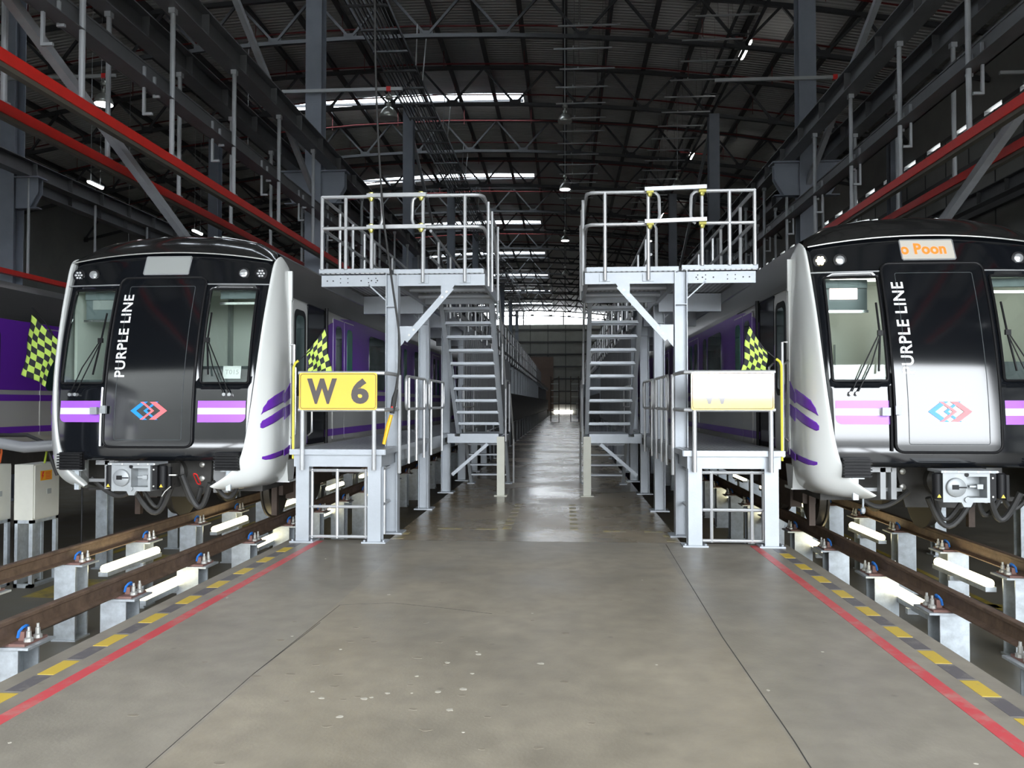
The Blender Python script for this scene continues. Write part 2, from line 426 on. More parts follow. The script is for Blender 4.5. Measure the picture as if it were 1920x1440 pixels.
def build_shell():
    # raised slab: wide in front of the platforms, narrow between the tracks beyond them
    m = MB()
    a, b, yb = 3.08, 1.82, 9.98
    m.box(-1.955, 1.14, FRONT_Y, yb, PIT, 0)
    fl = struct(m.build('floor', 'concrete', smooth=0))
    for x0, x1 in ((XC - a, -1.955), (1.14, XC + a)):
        m = MB(); m.box(x0, x1, FRONT_Y, yb, PIT, 0); struct(m.build('floor', 'side_concrete', smooth=0))
    rnd = random.Random(4); m = MB()
    for k in range(34):
        x, y, r = (rnd.gauss(-.95, .33), rnd.gauss(4.85, .4), rnd.uniform(.007, .022)) if k < 18 else (rnd.uniform(-3, 2), rnd.uniform(3, 9), rnd.uniform(.008, .016))
        m.prism([(x + r * rnd.uniform(.7, 1.3) * cos(a_ * pi / 5), y + r * rnd.uniform(.6, 1.2) * sin(a_ * pi / 5)) for a_ in range(10)], 'z', 0, .0012)
    m.build('paint_spots', 'pale_spot', fl, smooth=0)['kind'] = 'stuff'
    m = MB()
    for k in range(40):
        x, y, r = rnd.gauss(-.9, .7), rnd.gauss(5.0, .9), rnd.uniform(.008, .022)
        m.prism([(x + 1.6 * r * rnd.uniform(.7, 1.3) * cos(a_ * pi / 5), y + r * rnd.uniform(.6, 1.2) * sin(a_ * pi / 5)) for a_ in range(10)], 'z', 0, .001)
    m.build('oil_spots', 'dark_spot', fl, smooth=0)['kind'] = 'stuff'
    m = MB(); m.box(XC - b, XC + b, yb, END_Y, PIT, 0)
    struct(m.build('floor', 'aisle_concrete', smooth=0))
    # painted lines, joints: thin coats lying on the slab
    m = MB()
    for s in (-1, 1):
        x = XC + s * 2.665
        m.box(x - .047, x + .047, FRONT_Y + .05, 9.86, 0, .002)
    m.build('red_painted_line', 'red_line_paint', fl, smooth=0)
    m = MB(); m2 = MB()
    for s in (-1, 1):
        x = XC + s * 2.89; y = -3.96
        while y < 9.6:
            m.box(x - .055, x + .055, y - .135, y + .135, 0, .002)
            m2.box(x - .055, x + .055, y + .165, y + .435, 0, .0018)
            y += .6
    m.build('yellow_hazard_dashes', 'yellow_line_paint', fl, smooth=0)
    m2.build('dark_hazard_dashes', 'dark_line_paint', fl, smooth=0)
    m = MB()
    for x0, x1, y in ((-1.75, -1.42, 10.9), (-1.22, -.92, 10.9), (.5, .8, 10.8), (1.05, 1.3, 10.8)): m.box(x0, x1, y, y + .1, 0, .002)
    for i in range(7): m.box(-.86, -.74, 10.95 + i * .42, 11.17 + i * .42, 0, .002)
    for i in range(7): m.box(.06, .17, 10.95 + i * .42, 11.17 + i * .42, 0, .002)
    for s in (-1, 1):
        for y in (10.1, 10.45): m.box(XC + s * 1.66, XC + s * 1.80, y, y + .14, 0, .002)
    m.build('faded_yellow_marks', 'faded_yellow_paint', fl, smooth=0)
    m = MB()
    def crack(pts, w):
        for (x0, y0), (x1, y1) in zip(pts, pts[1:]): m.bar((x0, y0, .0005), (x1, y1, .0005), w, .002)
    crack([(-1.95, -4.9), (-1.98, 5), (-1.92, 6.2)], .0035)
    crack([(1.12, -4.9), (1.13, 3), (1.16, 4.2), (1.15, 6), (1.22, 9.9)], .006)
    crack([(-1.92, 6.75), (-1.5, 6.85), (-1.0, 6.7), (-.6, 6.55)], .003)
    crack([(-1.98, 5.0), (-1.92, 6.75)], .0035)
    crack([(-3.4, 10.0 - .03), (2.6, 10.0 - .03)], .005)
    m.build('floor_joint', 'machinery', fl, smooth=0)
    # lower floor of the pits
    m = MB(); m.box(XL, XR, FRONT_Y, END_Y, PIT - .2, PIT)
    pf = struct(m.build('floor', 'concrete_dark', smooth=0))
    m = MB()
    for x0, x1, y0, y1 in ((-7.9, -6.9, 13.6, 14.5), (-7.4, -6.3, 17.2, 20.2), (-7.9, -6.9, 11.2, 12.4), (5.9, 6.6, 11.5, 11.7), (-8.6, -8.45, 13, 60), (5.9, 6.0, 8, 60)):
        m.box(x0, x1, y0, y1, PIT, PIT + .003)
    m.build('yellow_floor_paint', 'pit_yellow_paint', pf, smooth=0)
    m = MB(); m.box(-5.35, -5.15, 3, 14, PIT, PIT + .003)
    m.build('red_floor_paint', 'red_line_paint', pf, smooth=0)
    # ceiling with roof lights cut out
    SKY = [12.2 + 14.05 * i for i in range(9)]
    xs = [XL] + [-30 + 1.5 * i for i in range(0, 11)] + [-14.5, -12, -9.5, -7, -4.5, -2.1] + [-.6 + 1.56 * i for i in range(0, 10)] + [XR]
    xs = sorted(set(round(x, 3) for x in xs))
    ys = sorted(set([FRONT_Y, END_Y] + [round(y, 3) for c in SKY for y in (c - .65, c + .65)] + [float(v) for v in range(-10, 136, 10)]))
    V = []; F = []
    idx = {}
    def vid(i, j):
        if (i, j) not in idx:
            idx[(i, j)] = len(V); V.append((xs[i], ys[j], roof_z(xs[i])))
        return idx[(i, j)]
    for i in range(len(xs) - 1):
        for j in range(len(ys) - 1):
            cx, cy = (xs[i] + xs[i + 1]) / 2, (ys[j] + ys[j + 1]) / 2
            if -14.5 < cx < -2.1 and any(abs(cy - c) < .65 for c in SKY): continue
            F.append((vid(i, j), vid(i + 1, j), vid(i + 1, j + 1), vid(i, j + 1)))
    m = MB(); m.add(V, F)
    ce = struct(m.build('ceiling', 'roof_sheet', smooth=60))
    sd = ce.modifiers.new('thickness', 'SOLIDIFY'); sd.thickness = .06; sd.offset = 1
    for k, c in enumerate(SKY):
        g = MB()
        P = [[(x, y, roof_z(x) + .02) for x in (-14.5, -12, -9.5, -7, -4.5, -2.1)] for y in (c - .65, c + .65)]
        g.grid(P)
        w = struct(g.build('window_%d' % (k + 1), 'roof_light_sheet', smooth=0))
        g = MB()
        g.box(-14.5, -2.1, c - .05, c + .05, roof_z(-8) - .22, roof_z(-8) - .1)
        g.build('glazing_bar', 'purlin_dark', w, smooth=0)
    # walls
    def top_strip(y0, y1, zb, x0=XL, x1=XR, n=16):
        m = MB(); f = [(x0, zb)] + [(x1, zb)] + [(x0 + (x1 - x0) * (n - i) / n, roof_z(x0 + (x1 - x0) * (n - i) / n)) for i in range(n + 1)]
        m.prism(f, 'y', y0, y1); return m
    # front wall over the doorway behind the camera; left part stays shut
    m = top_strip(FRONT_Y - .3, FRONT_Y, DOOR_H)
    m.box(XL, -20, FRONT_Y - .3, FRONT_Y, PIT, DOOR_H); m.box(14, XR, FRONT_Y - .3, FRONT_Y, PIT, DOOR_H)
    struct(m.build('wall_front', 'wall_sheet', smooth=0))
    # far wall: sheeted up to a band left open under the roof
    m = MB(); m.box(XL, XR, END_Y, END_Y + .3, PIT, 15.1)
    fw = struct(m.build('wall_back', 'wall_panel', smooth=0))
    m = MB()
    for z in (1.5, 3.6, 5.7, 7.8, 9.9, 12.0, 14.1): m.box(XL, XR, END_Y - .15, END_Y, z, z + .25)
    for x in range(-30, 15, 3): m.box(x, x + .12, END_Y - .1, END_Y, 0, 15.1)
    m.build('wall_rail', 'girt', fw, smooth=0)
    m = MB()
    for x in (-24.6, -16.2, -7.1, -.3, 3.2, 6.6, 11): m.box(x - .12, x + .12, END_Y - .1, END_Y + .2, 15.1, 17.4)
    m.build('window_mullion', 'girt', fw, smooth=0)
    m = MB(); m.box(-6.2, -2.0, END_Y - .3, END_Y - .2, .35, 9.6); struct(m.build('door_1', 'roller_door', smooth=0))
    m = MB(); m.box(2.8, 6.6, END_Y - .3, END_Y - .2, .0, 8.8); struct(m.build('door_2', 'roller_door', smooth=0))
    m = MB(); m.box(-1.9, 1.2, END_Y - .35, END_Y - .31, .02, .5); struct(m.build('daylight_strip', 'white_glow', smooth=0))  # glowing box stands in for the sliver of daylight at the floor
    # side walls
    m = MB(); m.box(XR, XR + .3, FRONT_Y, END_Y, PIT, 12.0); m.box(XR, XR + .3, FRONT_Y, END_Y, 12.16, 15.2)
    rw = struct(m.build('wall_right', 'wall_panel', smooth=0))
    m = MB()
    for z in (1.3, 3.1, 4.9, 6.7, 8.5, 10.3): m.box(XR - .18, XR, FRONT_Y, END_Y, z, z + .22)
    y = 0
    while y < END_Y: m.box(XR - .02, XR, y, y + .05, PIT, 12.0); y += 1.8
    y = 0
    while y < END_Y: m.box(XR, XR + .25, y, y + 1.1, 12.0, 12.16); y += 2.27
    m.build('wall_rail', 'girt', rw, smooth=0)
    m = MB(); m.box(XL - .3, XL, FRONT_Y, END_Y, PIT, 14.2); struct(m.build('wall_left', 'wall_panel', smooth=0))
    # yard outside the doorway
    m = MB(); m.box(-200, 200, -500, FRONT_Y - .3, -.25, -.02); struct(m.build('ground', 'tarmac', smooth=0))
    m = MB(); m.box(-60, 60, END_Y + .3, END_Y + 70, -.25, -.02); struct(m.build('ground', 'bounce_ground', smooth=0))  # pale ground added to throw daylight up onto the far roof
    # unseen block, added to keep bright sky out of the left train's reflections
    m = MB(); m.box(-58, -4, -34, -24, -.02, 15); m.prism([(-24, 15), (-29, 17), (-34, 15)], 'x', -58, -4)
    for x in range(-56, -6, 5): m.box(x, x + 3, -24, -23.9, 0, 4.2); m.box(x, x + 3, -24, -23.9, 6, 8)
    blocker = struct(m.build('unseen_sky_blocker', 'wall_panel', smooth=0))
build_shell()

# ------------------------------------------------------------------ frames of the building
COLX = (-16.2, -7.12, 6.6, 14.4)
COLY = [8.7 + 13.6 * i for i in range(9)]
def build_frames():
    for k, y in enumerate([15.5 + 6.8 * i for i in range(17)]):
        m = MB(); n = 16; dx = (XR - XL) / n
        P = [XL + dx * i for i in range(n + 1)]
        for i in range(n):
            for off, hh in ((-.28, .16), (-1.95, .14)):
                m.bar((P[i], y, roof_z(P[i]) + off), (P[i + 1], y, roof_z(P[i + 1]) + off), .14, hh)
            xm = P[i] + dx / 2
            m.bar((P[i], y, roof_z(P[i]) - 1.95), (xm, y, roof_z(xm) - .3), .09, .09)
            m.bar((xm, y, roof_z(xm) - .3), (P[i + 1], y, roof_z(P[i + 1]) - 1.95), .09, .09)
            m.box(P[i] - .25, P[i] + .25, y - .02, y + .02, roof_z(P[i]) - 2.05, roof_z(P[i]) - 1.75)
        o = struct(m.build('roof_truss', 'truss_dark', smooth=0))
        o['label'] = 'dark steel roof truss spanning the hall, %s from the front' % NTH[k]
    x = -29.75; k = 0
    while x < XR:
        m = MB(); z = roof_z(x)
        m.box(x - .05, x + .05, FRONT_Y, END_Y, z - .22, z - .02); m.box(x - .1, x + .1, FRONT_Y, END_Y, z - .24, z - .21)
        struct(m.build('roof_purlin', 'purlin_dark', smooth=0))
        x += 1.75; k += 1
    for s, X in enumerate(COLX):
        for k, y in enumerate(COLY):
            zt = roof_z(X) - 1.95
            m = MB(); m.hbeam(X, y, PIT, zt, .46, .03, 'y')
            c = struct(m.build('steel_column', 'column_paint', smooth=0))
            m = MB(); m.box(X - .3, X + .3, y - .3, y + .3, PIT, PIT + .04); m.build('base_plate', 'column_paint', c, smooth=0)
            m = MB()
            sides = (-1, 1) if s < 3 else (-1,)
            for q in sides:
                # hexagonal corbel carrying the runway beam
                m.prism([(X + q * .2, 8.3), (X + q * .88, 8.3), (X + q * .88, 7.85), (X + q * .62, 7.4), (X + q * .2, 7.4)], 'y', y - .12, y - .09)
                m.prism([(X + q * .2, 8.3), (X + q * .88, 8.3), (X + q * .88, 7.85), (X + q * .62, 7.4), (X + q * .2, 7.4)], 'y', y + .09, y + .12)
                m.box(X + q * .2, X + q * .95, y - .22, y + .22, 8.28, 8.32)
                m.box(X + q * .2, X + q * .88, y - .09, y + .09, 7.4, 7.43)
            m.build('corbel', 'column_paint', c, smooth=0)
    # longitudinal bracing between the first columns
    for X in (-7.12, 6.6):
        for (y0, z0, y1, z1) in ((8.7, 7.35, 22.3, 1.5), (8.7, 14.6, 22.3, 7.6), (35.9, 14.6, 49.5, 8.)):
            m = MB(); m.bar((X, y0, z0), (X, y1, z1), .13, .13)
            struct(m.build('diagonal_brace', 'hanger_paint', smooth=0))
    # crane runway beams on the corbels
    for X in (-16.75, -15.65, -7.68, -6.56, 6.08, 7.14, 13.85):
        m = MB(); m.ibeam_y(X, FRONT_Y + .1, 130, 8.32, 8.78, .34, .025)
        y = 2.
        while y < 60: m.box(X - .15, X + .15, y, y + .015, 8.35, 8.75); y += 1.7
        if X in (-6.56, 6.08): m.box(X - .02, X + .1 if X < 0 else X + .02, FRONT_Y + 1, 130, 8.78, 8.83)
        struct(m.build('runway_beam', 'beam_paint', smooth=0))
build_frames()

# ------------------------------------------------------------------ overhead red rails with their hangers, trays
def build_overhead():
    SPEC = (('left', -6.54, 7.85, 'inner'), ('left', -7.68, 7.9, 'outer'), ('right', 6.1, 7.45, 'inner'), ('right', 7.1, 7.55, 'outer'))
    for side, X, y0, nm in SPEC:
        t = thing('overhead_power_rail', 'red overhead rail on grey rods above the %s track, the %s one' % (side, 'inner' if nm == 'inner' else 'outer'), 'rail', (X, 3, 5.65))
        m = MB(); m.box(-.07, .07, 0, 120, .02, .17); m.build('red_beam', 'rail_red', t, smooth=0)
        m = MB(); m.box(-.05, .05, 0, 120, -.04, .02); m.build('current_channel', 'rail_underside', t, smooth=0)
        hm = None
        for i in range(28):
            y = y0 + 2.49 * i - 3
            if hm is None:
                m = MB(); m.lathe((0, y, 0), [(.042, .17), (.042, 2.66)], 10); m.box(-.06, .06, y - .06, y + .06, .17, .2)
                m.box(-.055, .055, y - .055, y + .055, 2.58, 2.67)
                hm = m.build('hanger_rod', 'hanger_paint', t); hy = y
            else:
                c = hm.copy(); COL.objects.link(c); c.parent = t; c.location = (0, y - hy, 0)
    for X, zz in ((-15.6, 5.3),):
        t = thing('overhead_power_rail', 'distant red rail seen low behind the left train in the next bay', 'rail', (X, 8, zz))
        m = MB(); m.box(-.09, .09, 0, 100, .03, .17); m.build('red_beam', 'rail_red', t, smooth=0)
        m = MB()
        for i in range(30): m.lathe((0, 1 + 3.3 * i, 0), [(.04, .17), (.04, 3.0)], 8)
        m.build('hanger_rods', 'hanger_paint', t)['kind'] = 'stuff'
    # cable trays carried on L brackets beside the columns
    for side, X, q in (('left', -6.78, 1), ('right', 6.28, -1)):
        t = thing('cable_tray', 'dark steel cable tray with L brackets running past the %s columns' % side, 'cable tray', (X, 3, 6.78))
        m = MB(); m.box(-.015, .015, 0, 110, .0, .42); m.box(.02, q * .28, 0, 110, .0, .015); m.box(-.03, .03, 0, 110, .42, .45)
        m.build('tray', 'beam_paint', t, smooth=0)
        m = MB(); m.tube([(q * .03, 0, .02), (q * .03, 110, .02)], .016, 6); m.build('blue_cable', 'cable_blue', t)
        h = None
        for i in range(20):
            y = 1.8 + 2.49 * i
            if h is None:
                m = MB(); m.box(q * .03, q * .07, y, y + .04, -.42, .34); m.box(q * .03, q * .19, y, y + .04, -.45, -.41)
                m.box(q * .03, q * .07, y + .32, y + .36, -.02, .3); m.box(q * .03, q * .14, y + .32, y + .36, -.05, -.01)
                h = m.build('l_bracket', 'hanger_paint', t, smooth=0)
            else:
                c = h.copy(); COL.objects.link(c); c.parent = t; c.location = (0, 2.49 * i, 0)
    t = thing('cable_ladder', 'wide dark cable ladder high under the roof, left of the aisle', 'cable ladder', (-7.0, 20, 14.55))
    m = MB()
    for x in (0, .55, 1.3): m.box(x - .02, x + .02, 0, 112, 0, .14)
    for x in (.15, .27, .42, .7, .82, 1.0, 1.12): m.box(x - .025, x + .025, 0, 112, .03, .07)
    m.build('side_rails', 'truss_dark', t, smooth=0)
    m = MB(); m.box(0, 1.3, 0, .12, -.03, .03)
    series(m.build('rung', 'beam_paint', t, smooth=0), [(0, i * 1.7, 0) for i in range(60)])
    m = MB(); m.bar((1.35, 3, 0.0), (1.55, 2.2, 1.2), .04, .04)
    series(m.build('suspension_rod', 'strut_zinc', t, smooth=0), [(0, i * 6.8, 0) for i in range(14)])
    m = MB(); m.bar((1.35, 4.4, 0.0), (1.6, 3.8, 1.4), .04, .04)
    series(m.build('suspension_rod', 'strut_zinc', t, smooth=0), [(0, i * 6.8, 0) for i in range(14)])
    t = thing('cable_ladder', 'dark narrow cable ladder under the roof, right of the aisle', 'cable ladder', (5.75, 20, 14.6))
    m = MB()
    for x in (0, .8): m.box(x - .03, x + .03, 0, 112, 0, .14)
    for i in range(40): m.box(0, .8, i * 2.7, i * 2.7 + .06, .0, .03)
    m.build('side_rails', 'truss_dark', t, smooth=0)
    # strut channels hung across in two rows
    for nm, X, y0, n in (('right of the aisle', 5.15, 25.9, 17), ('over the aisle', .72, 26.3, 14)):
        h = None
        for i in range(n):
            y = y0 + 1.72 * i
            dx = random.Random(i).uniform(-.12, .12)
            if h is None:
                m = MB(); m.box(-1.03, 1.03, -.03, .03, 0, .045); m.box(-.36, -.32, -.02, .02, .045, .12)
                m.tube([(-.3, 0, .04), (-.3, 0, roof_z(X) - 14.2 - .1)], .006, 5, 1); m.tube([(.7, 0, .04), (.7, 0, roof_z(X) - 14.2 - .1)], .006, 5, 1)
                o = h = m.build('strut_channel', ['strut_zinc', 'purlin_dark'], smooth=0)
            else: o = h.copy(); COL.objects.link(o)
            o.location = (X + dx, y, 14.2)
            tag(o, 'thin grey strut channel hung under the roof %s, %s from the front' % (nm, NTH[i]), 'strut channel', 'strut channels ' + nm)
    # sprinkler pipes following the roof
    for k in range(14):
        y = 27.2 + 3.5 * k
        m = MB(); m.tube([(x, y, roof_z(x) - .8) for x in (-29, -22, -16, -11, -6, -1, 4, 9, 14)], .035, 6)
        for x in [-26.25 + 3.5 * i for i in range(12)]: m.box(x - .012, x + .012, y - .012, y + .012, roof_z(x) - 1.0, roof_z(x) - .22)
        tag(m.build('sprinkler_pipe', 'red_pipe'), 'thin dark red sprinkler pipe crossing under the roof, %s from the front' % NTH[k], 'pipe', 'sprinkler pipes')
build_overhead()

# ------------------------------------------------------------------ lamps
def high_bay(lit):
    t = empty('high_bay_lamp')
    m = MB(); m.lathe((0, 0, 0), [(.255, 0), (.262, .02), (.25, .10), (.20, .21), (.12, .29), (.07, .32)], 20)
    m.build('reflector', 'lamp_metal', t)
    m = MB(); m.lathe((0, 0, 0), [(.06, .32), (.075, .34), (.075, .42), (.03, .44), (.03, .52), (.09, .54), (.10, .60), (.05, .68)], 14)
    m.build('ballast_housing', 'lamp_metal', t)
    m = MB(); m.lathe((0, 0, 0), [(.243, -.012), (.243, -.004)], 20); m.build('diffuser', 'lamp_glow' if lit else 'lamp_off', t)
    return t
def build_lamps():
    on = high_bay(True); off = high_bay(False); used = {True: False, False: False}
    def lamp(lit, x, y, z, label, top):
        src = on if lit else off
        if used[lit]: o = copy_tree(src)
        else: o = src; used[lit] = True
        o.location = (x, y, z)
        tag(o, label, 'lamp', 'bell-shaped high bay lamps')
        m = MB(); m.lathe((0, 0, 0), [(.012, .68), (.012, top - z)], 6); m.build('suspension_rod', 'strut_zinc', o)
    arms = ((-9.9, -4.55, -4.94, 22.0, 'left of the aisle, at the nearest column', False),
            (4.1, 7.6, 7.3, 22.0, 'right of the aisle, at the nearest column', False),
            (-17.4, -12.9, -13.25, 22.0, 'far left by the outer column', True),
            (11.6, 14.2, 12.3, 22.0, 'far right, by the right wall', False))
    for x0, x1, xl, y, where, lit in arms:
        x0 = max(x0, -8.0) if x0 > -12 else x0
        m = MB(); m.box(x0, x1, -.035, .035, 0, .09); m.box(xl - .06, xl + .06, -.05, .05, -.02, .11, 1)
        tag(m.build('lamp_arm', ['strut_zinc', 'red_plastic'], None, 0, (0, y, 11.1 if lit else 10.5)), 'pale grey channel arm with red clip, ' + where, 'lamp arm')
        lamp(lit, xl, y, 10.32 if lit else 9.72, ('lit' if lit else 'unlit') + ' bell lamp on a channel arm, ' + where.replace(', level with', ' by'), 11.1 if lit else 10.5)
    for k, (x, y, z, lit, w) in enumerate(((0., 29.1, 12.0, False, 'nearest one over the aisle'), (0., 37.6, 11.8, True, 'lit one over the aisle'), (5.25, 37.6, 11.8, True, 'lit one above the right platform'),
                        (0., 50.5, 12.0, True, 'third one over the aisle'), (5.25, 51, 12, True, 'farther one right of the aisle'), (0., 64, 12., False, 'most distant one over the aisle'),
                        (-12.25, 30, 11.0, False, 'high above the left train'), (-19.25, 34, 5.6, True, 'low beyond the left train'))):
        lamp(lit, x, y, z, 'bell-shaped high bay lamp, ' + w, roof_z(x) - .235)
    # tube fittings under the roof
    first = None
    for k, (x, y, z, w) in enumerate(((6.95, 31.1, 15.4, 'nearest on the right side of the roof'), (6.95, 44.6, 15.4, 'second on the right side of the roof'), (6.95, 58.2, 15.4, 'third on the right side of the roof'),
                     (-17.5, 28.6, 9.9, 'nearest one beyond the left train'), (-17.5, 36.9, 9.9, 'farther one beyond the left train'))):
        if first is None:
            t = first = empty('tube_lamp')
            m = MB(); m.box(-.11, .11, -.75, .75, .0, .08); m.box(-.02, .02, -.5, -.46, .08, .5); m.box(-.02, .02, .46, .5, .08, .5); m.build('housing', 'white_paint', t, smooth=0)
            m = MB(); m.tube([(0, -.73, -.03), (0, -.7, -.04), (0, .7, -.04), (0, .73, -.03)], [.05, .1, .1, .05], 10); m.build('diffuser', 'white_glow', t)
        else: t = copy_tree(first)
        t.location = (x, y, z)
        if z < 12:
            t.scale = (.62, .62, .62)
            m = MB(); m.tube([(0, -.48, .5), (0, -.48, (roof_z(x) - z - .22) / .62)], .012, 5); m.build('suspension_rod', 'strut_zinc', t)
            m = MB(); m.tube([(0, .48, .5), (0, .48, (roof_z(x) - z - .22) / .62)], .012, 5); m.build('suspension_rod', 'strut_zinc', t)
        tag(t, 'lit white tube lamp hung under the roof, ' + w, 'lamp', 'tube lamps under the roof')
build_lamps()

# ------------------------------------------------------------------ rails, pedestals, pit lamps
TRACKS = (('left', -5.18, 1), ('right', 4.30, -1))       # q = direction towards the aisle
def rail_profile(x):
    h, w = .172, .07
    p = [(-.062, -h), (.062, -h), (.062, -h + .012), (.012, -h + .032), (.009, -.045), (.034, -.032), (.035, -.006), (.028, 0), (-.028, 0), (-.035, -.006), (-.034, -.032), (-.009, -.045), (-.012, -h + .032), (-.062, -h + .012)]
    return [(x + a, b) for a, b in p]
def build_tracks():
    ped = None; lam = None
    for side, cx, q in TRACKS:
        for nm, r in (('near', q * .75), ('far', -q * .75)):
            X = cx + r
            wh = 'nearer the aisle' if nm == 'near' else 'farther from the aisle'
            m = MB(); m.prism(rail_profile(0), 'y', FRONT_Y, 120)
            tag(m.build('running_rail', 'rail_rust', None, 40, (X, 0, 0)), 'rusty steel running rail of the %s track, the one %s' % (side, wh), 'rail', 'running rails')
            for i in range(19):
                if ped is None:
                    ped = empty('rail_pedestal')
                    m = MB(); m.hbeam(0, 0, PIT, -.215, .26, .016, 'y'); m.box(-.15, .15, -.15, .15, PIT, PIT + .02); m.build('column', 'galvanised', ped, smooth=0)
                    m = MB(); m.box(-.24, .24, -.17, .17, -.215, -.195); m.build('cap_plate', 'galvanised', ped, smooth=0)
                    m = MB(); m.box(-.19, .19, -.14, .14, -.195, -.174); m.build('base_pad', 'plate_brown', ped, smooth=0)
                    for s in (-1, 1):
                        m = MB()
                        m.box(s * .07, s * .12, -.045, .045, -.174, -.105)
                        m.build('clip_shoulder', 'plate_brown', ped, smooth=0)
                        m = MB(); m.tube([(s * .07, -.05, -.15), (s * .08, -.05, -.10), (s * .095, -.03, -.075), (s * .10, 0, -.068), (s * .095, .03, -.075), (s * .08, .05, -.10), (s * .07, .05, -.15)], .012, 6)
                        m.build('blue_clip', 'blue_clip', ped)
                        for yy in (-.055, .055):
                            m = MB(); m.lathe((s * .165, yy, -.175), [(.036, 0), (.034, .025), (.02, .035), (.018, .08), (.012, .085), (.011, .115)], 10)
                            m.build('bolt', 'bolt_zinc', ped)
                    o = ped
                else: o = copy_tree(ped)
                o.location = (X, 4.65 + 1.55 * i, 0)
                tag(o, 'galvanised steel pedestal under the %s rail of the %s track, %s' % ('inner' if nm == 'near' else 'outer', side, ORD[i]), 'rail support', 'rail pedestals')
        # pit tube lamps
        for nm, xo, z, ys in (('near', cx + q * .58, -.40, (9.1, 12.3, 15.4, 18.6) if side == 'left' else (8.7, 11.8, 14.9, 18.)), ('far', cx - q * .50, -.34, (10.2, 13.3, 16.4, 19.5, 22.6) if side == 'left' else (10.1, 13.2, 16.3, 19.4, 22.5))):
            for i, y in enumerate(ys):
                if lam is None:
                    lam = empty('pit_lamp')
                    m = MB(); m.box(-.06, .06, -.66, .66, -.075, -.02); m.build('housing', 'galvanised', lam, smooth=0)
                    m = MB(); m.tube([(0, -.66, .0), (0, -.63, .012), (0, .63, .012), (0, .66, .0)], [.03, .055, .055, .03], 12); m.build('diffuser', 'tube_glow', lam)
                    m = MB(); m.box(-.1, .1, .1, .16, -.12, -.06); m.build('bracket', 'galvanised', lam, smooth=0)
                    o = lam
                else: o = copy_tree(lam)
                o.location = (xo, y, z)
                tag(o, 'glowing tube lamp in the %s pit along its %s rail, %s' % (side, 'inner' if nm == 'near' else 'outer', ORD[i]), 'lamp', 'pit lamps')
        m = MB()
        for z in (-.62, -.69): m.tube([(cx - q * .40 if side == 'right' else cx - .40, y, z + .01 * sin(y * 2)) for y in [5 + .775 * i for i in range(40)]], .012, 6)
        tag(m.build('pit_cable', 'rubber'), 'pair of black cables running along the %s pit' % side, 'cable')
build_tracks()

# ------------------------------------------------------------------ trains
def yface(u, z):
    y = .42 * (max(0., z - 1.2) / 2.2) ** 2 + .09 * (abs(u) / 1.3) ** 2.4
    if z < 1.2: y += .02 * ((1.2 - z) / .2) ** 2
    return y
def patch(mb, lo, hi, z0, z1, f0, f1, nu=8, nz=8, mi=0, zs=None):
    """solid following the cab front between heights z0..z1 and side limits lo(z)..hi(z); f0 / f1: distance in front of it"""
    zs = zs or [z0 + (z1 - z0) * i / nz for i in range(nz + 1)]
    A = [[], []]
    for k, off in enumerate((f0, f1)):
        for z in zs:
            a, b = (lo(z) if callable(lo) else lo), (hi(z) if callable(hi) else hi)
            A[k].append([(a + (b - a) * j / nu, yface(a + (b - a) * j / nu, z) - off, z) for j in range(nu + 1)])
    mb.grid(A[1], mi); mb.grid(A[0], mi, True)
    n = len(zs)
    mb.grid([[A[0][i][0] for i in range(n)], [A[1][i][0] for i in range(n)]], mi)
    mb.grid([[A[1][i][-1] for i in range(n)], [A[0][i][-1] for i in range(n)]], mi)
    mb.grid([A[0][0], A[1][0]], mi, True); mb.grid([A[0][-1], A[1][-1]], mi)
    return mb
def rr(lo, hi, z0, z1, r):
    """rounded-rectangle limits"""
    def ins(z):
        d = min(z - z0, z1 - z)
        return r - math.sqrt(max(0, r * r - (r - d) ** 2)) if d < r else 0
    zs = sorted(set([z0 + r * (1 - cos(pi / 2 * i / 5)) for i in range(6)] + [z1 - r * (1 - cos(pi / 2 * i / 5)) for i in range(6)] + [z0 + r + (z1 - z0 - 2 * r) * i / 8 for i in range(9)]))
    return (lambda z: lo + ins(z)), (lambda z: hi - ins(z)), zs
def ring_path(lo, hi, z0, z1, r, off, n=4):
    pts = []
    for (cx, cz, a0) in ((hi - r, z1 - r, 0), (lo + r, z1 - r, pi / 2), (lo + r, z0 + r, pi), (hi - r, z0 + r, 1.5 * pi)):
        for i in range(n + 1):
            a = a0 + pi / 2 * i / n; pts.append((cx + r * cos(a), cz + r * sin(a)))
    out = []
    for i, p in enumerate(pts):
        q = pts[(i + 1) % len(pts)]; k = max(1, int(hypot(q[0] - p[0], q[1] - p[1]) / .12))
        for j in range(k):
            u, z = p[0] + (q[0] - p[0]) * j / k, p[1] + (q[1] - p[1]) * j / k
            out.append((u, yface(u, z) - off, z))
    return out

def body_section(y):
    """half section of the car body and roof: (u, z) from sill over the roof"""
    return [(1.46, 1.05), (1.48, 1.3), (1.48, 2.2), (1.465, 2.9), (1.45, 3.22)], [(1.45, 3.22), (1.44, 3.50), (1.36, 3.73), (1.05, 3.91), (.6, 3.99), (0, 4.02)]

